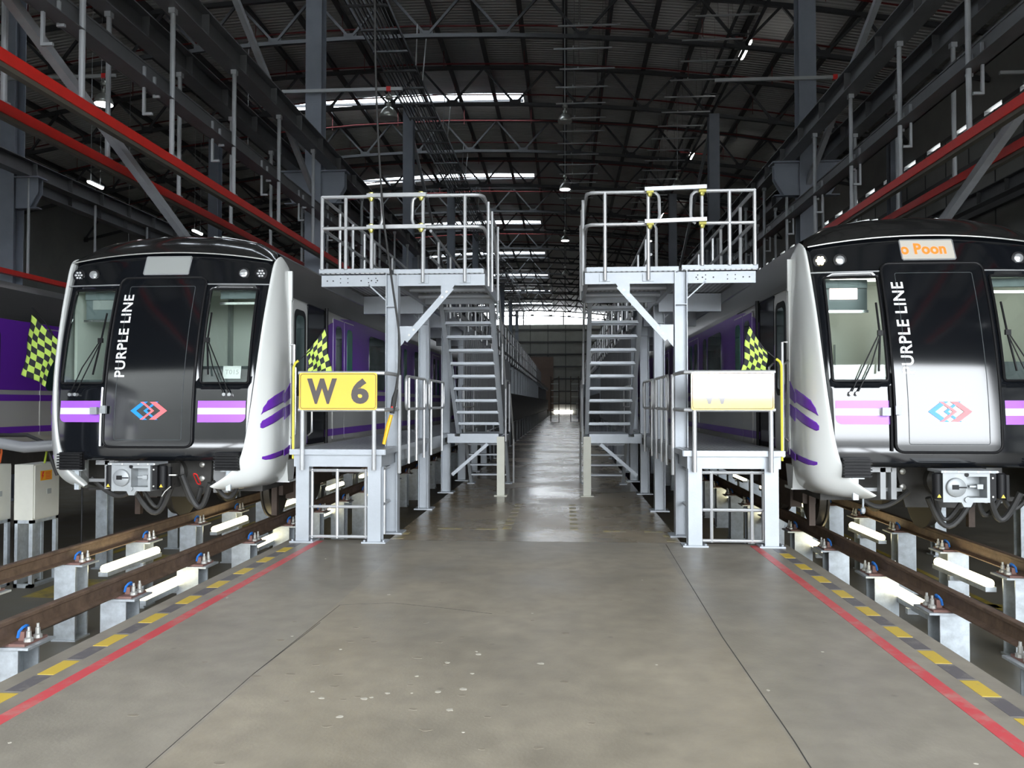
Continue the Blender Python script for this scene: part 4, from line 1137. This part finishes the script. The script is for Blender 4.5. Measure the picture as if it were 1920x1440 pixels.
# ------------------------------------------------------------------ work platforms
def build_platform(s, side):
    X = lambda v: XC + s * v
    t = thing('work_platform', 'pale grey steel two-level work platform beside the %s train' % side, 'platform', (XC + s * 2.4, 9.85, 0))
    ox, oy = t.location.x, t.location.y
    def B(mb, name, mt, smooth=30, parent=None, kind=None):
        mb.v = [(a - ox, b - oy, c) for a, b, c in mb.v]
        o = mb.build(name, mt, parent or t, smooth)
        if kind: o['kind'] = kind
        return o
    # front legs with foot plates
    for v in (2.85, 1.95):
        m = MB(); m.hbeam(X(v), 9.82, .02, .935, .165, .012, 'y'); m.box(X(v) - .15, X(v) + .15, 9.70, 9.94, 0, .02)
        for q in (-.12, .12): m.lathe((X(v) + q, 9.73, .02), [(.014, 0), (.014, .02)], 8)
        B(m, 'front_leg', 'platform_steel', 0)
    # tube screen between the front legs
    m = MB(); vv = (2.76, 2.44, 2.08) if s < 0 else (2.78, 2.64, 2.16)
    for z in (.06, .43, .88): m.tube([(X(2.8), 9.84, z), (X(2.05), 9.84, z)], .021, 8)
    for v in vv: m.tube([(X(v), 9.84, .04), (X(v), 9.84, .9)], .021, 8)
    B(m, 'tube_screen', 'rail_tube')
    m = MB()
    for z in (.43, .88): m.tube([(X(1.93), 9.92, z), (X(1.93), 10.5, z)], .021, 8)
    m.tube([(X(1.93), 10.2, .04), (X(1.93), 10.2, .9)], .021, 8); B(m, 'side_screen', 'rail_tube')
    # lower deck
    m = MB(); m.box(X(1.86), X(2.96), 9.74, 9.78, .935, 1.085); m.box(X(1.86), X(1.90), 9.78, 100, .935, 1.085); m.box(X(2.90), X(2.96), 9.78, 100, .935, 1.085)
    for i in range(40): m.box(X(1.9), X(2.9), 10.4 + 2.4 * i, 10.5 + 2.4 * i, .935, 1.085)
    B(m, 'lower_deck_frame', 'platform_steel', 0)
    m = MB(); m.box(X(1.82), X(2.99), 9.70, 100, 1.10, 1.15); B(m, 'lower_deck', 'deck_grating', 0)
    m = MB(); m.box(X(1.81), X(3.0), 9.688, 9.70, 1.085, 1.152); m.box(X(1.80), X(1.815), 9.70, 14.8, 1.085, 1.152); B(m, 'deck_edge', 'platform_steel', 0)
    # tall columns
    c0 = None
    for i in range(24):
        y = 10.55 + 2.4 * i
        if c0 is None:
            m = MB(); m.hbeam(X(1.90), y, 0 + .02, 3.44, .165, .012, 'x'); m.box(X(1.74), X(2.04), y - .15, y + .15, 0, .02)
            m.box(X(1.82), X(1.98), y - .08, y + .08, 3.0, 3.012)
            c0 = B(m, 'column', 'platform_steel', 0)
        else: c = c0.copy(); COL.objects.link(c); c.parent = t; c.location = (0, 2.4 * i, 0)
    m = MB()
    m.bar((X(1.98), 10.55, 3.08), (X(2.22), 10.55, 3.3), .1, .015)
    series(B(m, 'corner_gusset', 'platform_steel', 0), [(0, 2.4 * i, 0) for i in range(24)])
    # upper deck: broad at the front over the stair, narrow beyond
    m = MB(); m.box(X(.66), X(1.82), 10.50, 10.54, 3.28, 3.43); m.box(X(1.99), X(2.86), 10.50, 10.54, 3.28, 3.43)
    m.box(X(2.82), X(2.86), 10.54, 100, 3.28, 3.43); m.box(X(.66), X(.70), 10.54, 12.5, 3.28, 3.43); m.box(X(1.80), X(1.86), 10.54, 100, 3.28, 3.43)
    m.box(X(.66), X(1.8), 12.46, 12.5, 3.28, 3.43)
    for y in (11.2, 11.9): m.tube([(X(.7), y, 3.33), (X(1.8), y, 3.33)], .04, 8)
    for i in range(30): m.box(X(1.86), X(2.82), 12.6 + 2.4 * i, 12.7 + 2.4 * i, 3.15, 3.43)
    B(m, 'upper_deck_frame', 'platform_steel', 0)
    m = MB(); m.box(X(.66), X(1.87), 10.47, 12.5, 3.435, 3.49); m.box(X(1.91), X(2.88), 10.47, 100, 3.445, 3.50); B(m, 'upper_deck', 'deck_grating', 0)
    m = MB(); m.box(X(.68), X(1.87), 10.455, 10.47, 3.44, 3.495); m.box(X(1.91), X(2.88), 10.455, 10.47, 3.455, 3.51); B(m, 'deck_edge', 'platform_steel', 0)
    m = MB()
    for v in (2.78, 2.70, 2.32, 2.18, 2.1): 
        m.lathe((X(v), 10.50, 3.355), [(.010, 0), (.010, -.006)], 8, 0, 'y')
    for v in (2.62, 2.52, 2.24, 2.14): 
        for z in (3.33, 3.385): m.lathe((X(v - .02), 10.497, z), [(.008, .004), (.008, -.002)], 8, 0, 'y')
    B(m, 'bolt_holes', 'rubber')
    # knee brace from column to the deck
    m = MB(); m.bar((X(1.72), 10.46, 2.55), (X(1.10), 10.46, 3.25), .085, .012, 0, (0, 1, 0))
    m.prism([(X(1.80), 2.74), (X(1.62), 2.74), (X(1.74), 2.52), (X(1.80), 2.45)], 'y', 10.468, 10.478); m.prism([(X(1.24), 3.29), (X(1.05), 3.29), (X(1.16), 3.14), (X(1.24), 3.10)], 'y', 10.468, 10.478)
    B(m, 'knee_brace', 'platform_steel', 0)
    m = MB()
    m.lathe((X(1.66), 10.455, 2.62), [(.016, .0), (.016, -.012)], 8, 0, 'y')
    series(B(m, 'brace_bolt', 'bolt_zinc'), [(s * (v - 1.66), 0, z - 2.62) for v, z in ((1.66, 2.62), (1.60, 2.69), (1.22, 3.12), (1.16, 3.19))])
    # upper railing, front
    ZT, ZM = 4.47, 4.05; yf = 10.45
    m = MB(); r = .024
    for z in (ZT, ZM):
        m.tube([(X(2.84), yf, z), (X(2.18), yf, z), (X(2.15), yf, z)], r, 10)
        m.tube([(X(1.50), yf, z), (X(.80), yf, z)] + [(X(.80 - .12 * sin(a)), yf + .12 * (1 - cos(a)), z) for a in (pi / 8, pi / 4, 3 * pi / 8, pi / 2)] + [(X(.68), 12.3, z)], r, 10)
        m.tube([(X(2.84), yf, z), (X(2.84), 60, z)], r, 8)
        m.tube([(X(1.74), 12.6, z), (X(1.74), 60, z)], r, 8)
    for v in (2.84, 2.52, 2.17): m.tube([(X(v), yf, 3.5), (X(v), yf, ZT)], r, 10)
    for v in (1.48, .92): m.tube([(X(v), yf, 3.32), (X(v), yf, ZT)], r, 10); 
    for y in (10.75, 11.3, 12.3): m.tube([(X(.64), y, 3.3), (X(.64), y, ZT - .02)], r * .9, 8)
    for y in (11.3, 12.0, 12.7): m.tube([(X(2.84), y, 3.5), (X(2.84), y, ZT)], r, 8)
    m.tube([(X(1.78), 12.2, 3.5), (X(1.78), 12.2, ZT - .1), (X(1.74), 12.2, ZT - .02), (X(1.5), 12.2, ZT)], r, 8)
    # bent end hoops beside the gap
    for va, d in ((2.15, -1), (1.50, 1)):
        m.tube([(X(va), yf, ZT), (X(va + d * .07), yf, ZT - .01), (X(va + d * .11), yf, ZT - .05), (X(va + d * .12), yf, ZT - .1), (X(va + d * .125), yf, ZM + .1), (X(va + d * .10), yf, ZM + .03), (X(va + d * .06), yf, ZM)], r * .9, 8)
    B(m, 'upper_railing', 'rail_tube')
    for v in (1.48, .92):
        m = MB(); m.box(X(v) - .07, X(v) + .07, yf + .03, yf + .045, 3.31, 3.41); B(m, 'post_bracket', 'platform_steel', 0)
    m = MB(); dz = .02 if s > 0 else .0
    for z in (ZT + dz, ZM + dz): m.bar((X(2.22), yf - .055, z + (.02 if s > 0 else 0)), (X(1.43), yf - .055, z), .05, .05)
    B(m, 'gate_bars', 'rail_tube', 0)
    m = MB()
    for v in (2.17, 1.50):
        for z in (ZT, ZM): m.lathe((X(v), yf - .03, z - .05), [(.02, -.02), (.03, 0), (.035, .02), (.03, .05), (.038, .07), (.038, .09), (.025, .1)], 8); m.tube([(X(v) - .045, yf - .04, z), (X(v) + .045, yf - .04, z)], .034, 8)
    B(m, 'gate_clamps', 'brass_zinc', 30)
    m = MB(); i = 0
    for i in range(34):
        y = 13.4 + 1.4 * i
        m.tube([(X(2.84), y, 3.5), (X(2.84), y, ZT)], r, 6); m.tube([(X(1.74), y, 3.3), (X(1.74), y, ZT)], r, 6)
    B(m, 'upper_railing_posts', 'rail_tube', 30, None, 'stuff')
    # kick board and infill bars of the upper level along the aisle
    m = MB(); m.box(X(1.73), X(1.75), 16, 100, 3.45, 3.56); B(m, 'kick_board', 'beam_paint', 0)
    m = MB()
    for i in range(34): y = 17.2 + .42 * i; m.box(X(1.78) - .02, X(1.78) + .02, y, y + .035, 1.15, 3.3)
    for i in range(60): y = 17.2 + .9 * i; m.box(X(1.74) - .012, X(1.74) + .012, y, y + .03, 3.5, 4.45)
    B(m, 'infill_bars', 'beam_paint', 0, None, 'stuff')
    # lower railing along the aisle
    m = MB(); z0, z1 = 1.64, 2.09
    m.tube([(X(2.88), 9.66, z1), (X(1.95), 9.66, z1), (X(1.83), 9.70, z1), (X(1.80), 9.78, z1), (X(1.80), 10.42, z1)], .024, 10)
    m.tube([(X(2.88), 9.66, z0), (X(1.95), 9.66, z0), (X(1.83), 9.70, z0), (X(1.80), 9.78, z0), (X(1.80), 10.42, z0)], .024, 10)
    for v in (2.83, 1.935): m.tube([(X(v), 9.66, .90), (X(v), 9.66, z1)], .027, 10)
    m.tube([(X(1.78), 10.42, .80), (X(1.78), 10.42, z1)], .026, 10)
    B(m, 'lower_railing', 'rail_tube')
    y = 10.85
    for k in range(4):
        m = MB(); L = 1.55 if k < 2 else 2.1; r_ = .08
        pts = []
        for (cy, cz, a0) in ((y + L - r_, z1 - r_, 0), (y + r_, z1 - r_, pi / 2), (y + r_, z0 + r_, pi), (y + L - r_, z0 + r_, 1.5 * pi)):
            pts += [(X(1.78), cy + r_ * cos(a0 + pi / 6 * i), cz + r_ * sin(a0 + pi / 6 * i)) for i in range(4)]
        m.tube(pts, .022, 8, closed=True)
        for yy in (y + .2, y + L - .2) if k else (y + .2, y + L * .5, y + L - .15): m.tube([(X(1.78), yy, .88), (X(1.78), yy, z1)], .022, 8)
        if y + L < 14.9 or y > 16: B(m, 'lower_railing', 'rail_tube')
        y += L + .3
    # side panels far down the aisle
    m = MB(); m.box(X(1.70), X(1.72), 31, 98, .98, 2.1); B(m, 'infill_panel', 'girt', 0)
    m = MB(); m.box(X(1.84), X(1.86), 24, 98, .0, .9); m.box(X(1.95), X(1.97), 31, 98, 1.15, 3.3); B(m, 'under_deck_sheet', 'column_paint', 0)
    # ---- stair with landing
    st = thing('access_stair', 'steep grey steel stair with landing on the %s side of the aisle' % side, 'stair', (X(1.3), 14.9, 0))
    ox, oy = st.location.x, st.location.y
    def C(mb, name, mt, smooth=0): 
        mb.v = [(a - ox, b - oy, c) for a, b, c in mb.v]; return mb.build(name, mt, st, smooth)
    m = MB(); m.box(X(.73), X(1.80), 14.85, 14.90, .98, 1.10); m.box(X(.73), X(.78), 14.9, 16.1, .98, 1.10); m.box(X(.73), X(1.8), 16.05, 16.1, .98, 1.10)
    m.box(X(1.76), X(1.80), 14.9, 16.05, .98, 1.10); C(m, 'landing_frame', 'platform_steel')
    m = MB(); m.box(X(.84), X(1.56), 14.84, 16.1, 1.10, 1.15); m.box(X(1.66), X(1.80), 14.84, 16.1, 1.10, 1.15); C(m, 'landing', 'platform_steel')
    m = MB(); m.box(X(.73), X(.87), 14.83, 14.97, 0, 1.10); m.box(X(.68), X(.92), 14.78, 15.02, 0, .015); C(m, 'landing_post', 'cream_steel')
    m = MB(); m.bar((X(1.72), 14.92, .38), (X(1.05), 14.92, .96), .06, .012, 0, (0, 1, 0)); C(m, 'landing_brace', 'platform_steel')
    yb, yt = 15.15, 12.95
    for v in (.80, 1.62):
        # left stringer and right stringer lean inwards: the flight narrows slightly upwards
        m = MB()
        m.prism([(yb + .13, 1.15), (yb - .13, 1.15), (yt - .13, 3.42), (yt + .13, 3.42)], 'x', X(v) - .012, X(v) + .012)
        m.bar((X(v), yb - .13, 1.15), (X(v), yt - .13, 3.42), .07, .012); m.bar((X(v), yb + .13, 1.15), (X(v), yt + .13, 3.42), .07, .012)
        C(m, 'stringer', 'platform_steel')
    tr = None
    for i in range(10):
        f = (i + 1) / 10.6
        yy = yb + (yt - yb) * f; zz = 1.15 + 2.27 * f
        if tr is None:
            m = MB(); m.box(X(.82), X(1.60), yy - .11, yy + .11, zz - .03, zz); m.box(X(.82), X(1.60), yy - .11, yy - .10, zz - .045, zz + .0)
            m.box(X(.82), X(1.60), yy + .095, yy + .11, zz - .06, zz - .0)
            tr = C(m, 'tread', 'platform_steel'); f0 = (yy, zz)
        else: c = tr.copy(); COL.objects.link(c); c.parent = st; c.location = (0, yy - f0[0], zz - f0[1])
    # lower flight going down beyond the landing
    for v in (.82, 1.62):
        m = MB(); m.prism([(16.05, 1.12), (16.25, 1.12), (17.35, .0), (17.1, .0)], 'x', X(v) - .03, X(v) + .03); m.box(X(v) - .08, X(v) + .08, 17.05, 17.4, 0, .015); C(m, 'stringer', 'platform_steel')
    for i in range(4):
        f = (i + 1) / 5.; yy = 16.15 + 1.05 * f; zz = 1.12 * (1 - f)
        m = MB(); m.box(X(.85), X(1.59), yy - .1, yy + .1, zz - .03, zz); C(m, 'tread', 'platform_steel')
    for v in (.72, ):
        m = MB()
        m.tube([(X(v), 15.0, 2.0), (X(v), 14.9, 2.08), (X(v), 12.7, 4.32), (X(v), 12.4, 4.47)], .02, 8)
        m.tube([(X(v), 16.0, 1.15), (X(v), 16.0, 2.1), (X(v), 15.9, 2.15), (X(v), 15.1, 2.15), (X(v), 15.0, 2.1), (X(v), 15.0, 1.0)], .02, 8)
        m.tube([(X(v), 14.2, 2.05), (X(v), 14.2, 2.8)], .018, 8); m.tube([(X(v), 13.2, 3.1), (X(v), 13.2, 3.8)], .018, 8)
        m.tube([(X(v), 16.0, 2.1), (X(v), 17.3, .95), (X(v), 17.3, .0)], .02, 8)
        C(m, 'handrail', 'rail_tube', 30)
build_platform(-1, 'left'); build_platform(1, 'right')

# ------------------------------------------------------------------ signs, flags, cable, cabinets
def build_sign(s, txt, label, tilt):
    X = XC + s * 2.375
    t = thing('platform_sign', label, 'sign', (X, 9.618, 1.865))
    m = MB(); poly = []
    w, h, r = .485, .228, .03
    for (cx, cz, a0) in ((w - r, h - r, 0), (-w + r, h - r, pi / 2), (-w + r, -h + r, pi), (w - r, -h + r, 1.5 * pi)):
        poly += [(cx + r * cos(a0 + pi / 8 * i), cz + r * sin(a0 + pi / 8 * i)) for i in range(5)]
    m.prism(poly, 'y', 0, .012); G = '_gloss' if s > 0 else ''; m.build('sign_plate', 'sign_yellow' + G, t, 30)
    m = MB(); w2, h2 = w - .018, h - .018; P = []
    for (cx, cz, a0) in ((w2 - r, h2 - r, 0), (-w2 + r, h2 - r, pi / 2), (-w2 + r, -h2 + r, pi), (w2 - r, -h2 + r, 1.5 * pi)):
        P += [(cx + r * cos(a0 + pi / 8 * i), -.0005, cz + r * sin(a0 + pi / 8 * i)) for i in range(5)]
    m.tube(P, .0032, 4, closed=True); m.build('sign_border', 'sign_ink' + G, t, 30)
    m = MB()
    for ch, x0, x1 in ((txt[0], -.385, -.01), (txt[1], .165, .385)):
        if ch == ' ': continue
        vs, fs = text_polys(ch, .4, .019); vs = fit(vs, x0, x1, -.155, .158)
        m.add([(v[0], -.0025, v[1]) for v in vs], fs)
    m.build('sign_lettering', 'sign_ink' + G, t, 0)
    t.rotation_euler = (tilt, 0, 0)
build_sign(-1, 'W6', 'yellow sign reading W 6 on the left platform railing', R(-.4))
build_sign(1, 'W ', 'glaring yellow sign with a W on the right platform railing', R(0.35))

def flag_cloth(name, P00, P10, P01, P11, nu, nv, wave, parent, ph=0.):
    """P00-P10 top edge on the stick, P01-P11 free lower edge"""
    V = []; F = []; MI = []; sub = 3
    a, b = nu * sub, nv * sub
    for j in range(b + 1):
        for i in range(a + 1):
            u, v = i / a, j / b
            p = Vector(P00) * (1 - u) * (1 - v) + Vector(P10) * u * (1 - v) + Vector(P01) * (1 - u) * v + Vector(P11) * u * v
            p.y += wave * sin(u * 7 + v * 3 + ph) * (v * .8 + .2); p.x += .25 * wave * sin(v * 9 + u * 4 + ph)
            V.append(p)
    for j in range(b):
        for i in range(a):
            F.append((j * (a + 1) + i, j * (a + 1) + i + 1, (j + 1) * (a + 1) + i + 1, (j + 1) * (a + 1) + i)); MI.append((i // sub + j // sub) % 2)
    m = MB(); m.v = [tuple(p) for p in V]; m.f = F; m.mi = MI
    o = m.build(name, ['flag_lime', 'flag_black'], parent, 80)
    sd = o.modifiers.new('thickness', 'SOLIDIFY'); sd.thickness = .003
    return o
def build_flags():
    for s, lab in ((-1, 'left'), (1, 'right')):
        px = XC + s * 2.985
        t = thing('warning_flag', 'lime and black chequered flag on a yellow pole at the %s platform' % lab, 'flag', (px, 9.78, 1.15))
        d = -s
        m = MB(); m.tube([(0, 0, -.12), (0, 0, 1.02), (d * .02, 0, 1.07), (d * .06, 0, 1.10)], .016, 8); m.build('yellow_pole', 'pole_yellow', t)
        m = MB(); m.tube([(d * .06, 0, 1.10), (d * .2, 0, 1.22), (d * .38, 0, 1.48)], .007, 6); m.build('stick', 'train_black_matt', t)
        flag_cloth('flag_cloth', (d * .385, -.01, 1.49), (d * .17, 0, 1.20), (d * .50, -.03, .88), (d * .18, .02, .80), 5, 8, .05, t, .5 if s < 0 else 2)
        m = MB(); o = .08
        m.tube([(s * o, .25, -.1), (s * o, .25, 1.32), (s * (o + .06), .25, 1.32)], .014, 8); m.build('white_post', 'white_paint', t)
    t = thing('warning_flag', 'large lime and black chequered flag at the left edge, before the purple train', 'flag', (-7.06, 10.9, PIT))
    m = MB(); m.tube([(.25, 0, 0), (.25, 0, 2.5), (.2, 0, 2.9), (0, -.05, 3.5), (-.25, -.1, 3.95), (-.46, -.1, 4.17)], .012, 8); m.build('pole', 'train_black_matt', t)
    flag_cloth('flag_cloth', (-.48, -.1, 4.07), (-.05, -.1, 3.70), (-.55, -.12, 3.22), (-.24, -.08, 3.05), 5, 9, .05, t, 1.2)
build_flags()

def build_misc():
    # two scaffold towers far down the aisle
    for x, lab in ((-1.35, 'left'), (.5, 'right')):
        t = thing('scaffold_tower', 'small dark scaffold tower far down the aisle, the %s one' % lab, 'scaffold', (x, 74, 0))
        for a, b in ((0, 0), (.75, 0), (0, 1.6), (.75, 1.6)):
            m = MB(); m.tube([(a, b, 0), (a, b, 4.2)], .03, 6); m.build('upright', 'bogie_brown', t)
        for k in range(6):
            m = MB(); m.box(0, .75, 0, 1.6, .5 + .6 * k, .54 + .6 * k); m.build('shelf', 'strut_zinc', t, 0)
        m = MB(); m.bar((0, 0, 3.7), (.75, 1.6, 4.2), .03, .03); m.build('brace', 'bogie_brown', t, 0)
    # control cable hanging from high up, ending in a yellow handle
    t = thing('hanging_cable', 'long black control cable with yellow plug hanging at the left platform', 'cable', (-2.44, 10.15, 1.04))
    pts = [(-.02, 0, 15.9), (-.02, 0, 12.5), (-.03, 0, 8.0), (-.04, .1, 5.2), (.05, .1, 3.4), (.13, .06, 2.75), (.25, -.08, 2.1), (.33, -.1, 1.55), (.33, -.1, 1.15), (.27, -.1, .75), (.25, -.1, .66)]
    # smooth the path
    P = []
    for i in range(len(pts) - 1):
        p0 = pts[max(i - 1, 0)]; p1 = pts[i]; p2 = pts[i + 1]; p3 = pts[min(i + 2, len(pts) - 1)]
        for k in range(6):
            a = k / 6
            P.append(tuple(.5 * ((2 * p1[j]) + (-p0[j] + p2[j]) * a + (2 * p0[j] - 5 * p1[j] + 4 * p2[j] - p3[j]) * a * a + (-p0[j] + 3 * p1[j] - 3 * p2[j] + p3[j]) * a ** 3) for j in range(3)))
    P.append(pts[-1])
    m = MB(); m.tube(P, .014, 8); m.build('cable', 'rubber', t)
    m = MB(); m.tube([(.30, -.1, .86), (.27, -.1, .74), (.24, -.1, .55)], [.02, .034, .03], 10); m.build('grip', 'rubber', t)
    m = MB(); m.tube([(.235, -.11, .53), (.20, -.13, .40), (.15, -.16, .16)], [.024, .028, .022], 8); m.build('yellow_plug', 'handle_yellow', t)
    m = MB(); m.lathe((.25, -.14, .62), [(.012, 0), (.014, .02)], 8); m.build('red_button', 'red_plastic', t)
    # cabinets on galvanised stands
    for k, (x, y, lab) in enumerate(((-8.42, 11.75, 'cream electrical cabinet with orange sticker, the right one at the left edge'), (-8.9, 11.3, 'cream electrical cabinet cut by the left edge'))):
        t = thing('electrical_cabinet', lab, 'cabinet', (x, y, PIT), 'cream cabinets at the left edge')
        m = MB(); m.box(0, .3, 0, .62, 1.03, 1.88); m.build('case', 'cabinet_cream', t, 0)
        m = MB(); m.box(.3, .318, .02, .60, 1.05, 1.86); d = m.build('door', 'cabinet_cream', t, 0)
        m = MB(); m.box(.318, .325, .30, .40, 1.40, 1.48); m.build('lock_plate', 'display_grey', d, 0)
        if k == 0:
            m = MB(); m.box(.318, .320, .14, .42, 1.62, 1.77); st = m.build('orange_sticker', 'orange_sticker', t, 0)
            m = MB()
            for q in range(5): m.box(.320, .321, .26, .39, 1.64 + .024 * q, 1.65 + .024 * q)
            m.prism([(.19, 1.76), (.23, 1.76), (.20, 1.70), (.225, 1.70), (.17, 1.63), (.185, 1.685), (.165, 1.685)], 'x', .320, .321)
            m.build('sticker_print', 'red_plastic', st, 0)
        m = MB()
        for a, b in ((.0, .0), (.24, .0), (.0, .56), (.24, .56)): m.box(a, a + .06, b, b + .06, 0, 1.03)
        m.box(0, .3, 0, .62, .98, 1.03); m.box(0, .3, 0, .05, 0, .06); m.box(.2, .3, .0, .62, 0, .04); m.box(.02, .05, .06, .56, .04, .98)
        m.box(0, .012, .0, .2, .04, .98); m.build('stand', 'galvanised', t, 0)
    # steel uprights behind the cabinets and left train
    for k, (x, y) in enumerate(((-7.9, 13.3), (-7.6, 15.2), (-7.6, 18.), (6.9, 12.6), (6.9, 15.4))):
        m = MB(); m.hbeam(x, y, PIT + .02, .95, .2, .014, 'y'); m.box(x - .15, x + .15, y - .15, y + .15, PIT, PIT + .02)
        tag(m.build('steel_upright', 'galvanised', None, 0), 'short galvanised steel upright standing outside the %s track, %s' % (('left', ORD[k]) if k < 3 else ('right', ORD[k - 3])), 'post', 'galvanised uprights')
    # big bent conduit over the cabinets
    m = MB()
    P = [(-9.45, 11.6, 1.75), (-9.2, 11.6, 1.55), (-8.9, 11.6, 1.28), (-8.6, 11.6, 1.12), (-8.2, 11.65, 1.05), (-7.7, 11.8, 1.08), (-7.2, 12.1, 1.12)]
    m.tube(P, .085, 12)
    t = m.build('bent_duct', 'train_grey'); tag(t, 'wide grey bent duct above the cream cabinets', 'duct')
    m = MB(); m.tube([(-9.5, 12.0, 1.1), (-8.9, 12.0, 1.22), (-8.4, 12.0, 1.22), (-8.1, 12, 1.1), (-7.9, 12, .6)], .03, 8); m.build('black_cable', 'rubber', t)
    for x, mt, nm in ((-8.75, 'cable_orange', 'orange'), (-8.02, 'cable_green', 'green')):
        m = MB(); m.tube([(x, 11.9, 1.05), (x - .03, 11.95, .95), (x - .08, 11.98, .79)], .016, 6); tag(m.build('loose_cable', mt), '%s cable running down to the cream cabinets' % nm, 'cable')
build_misc()
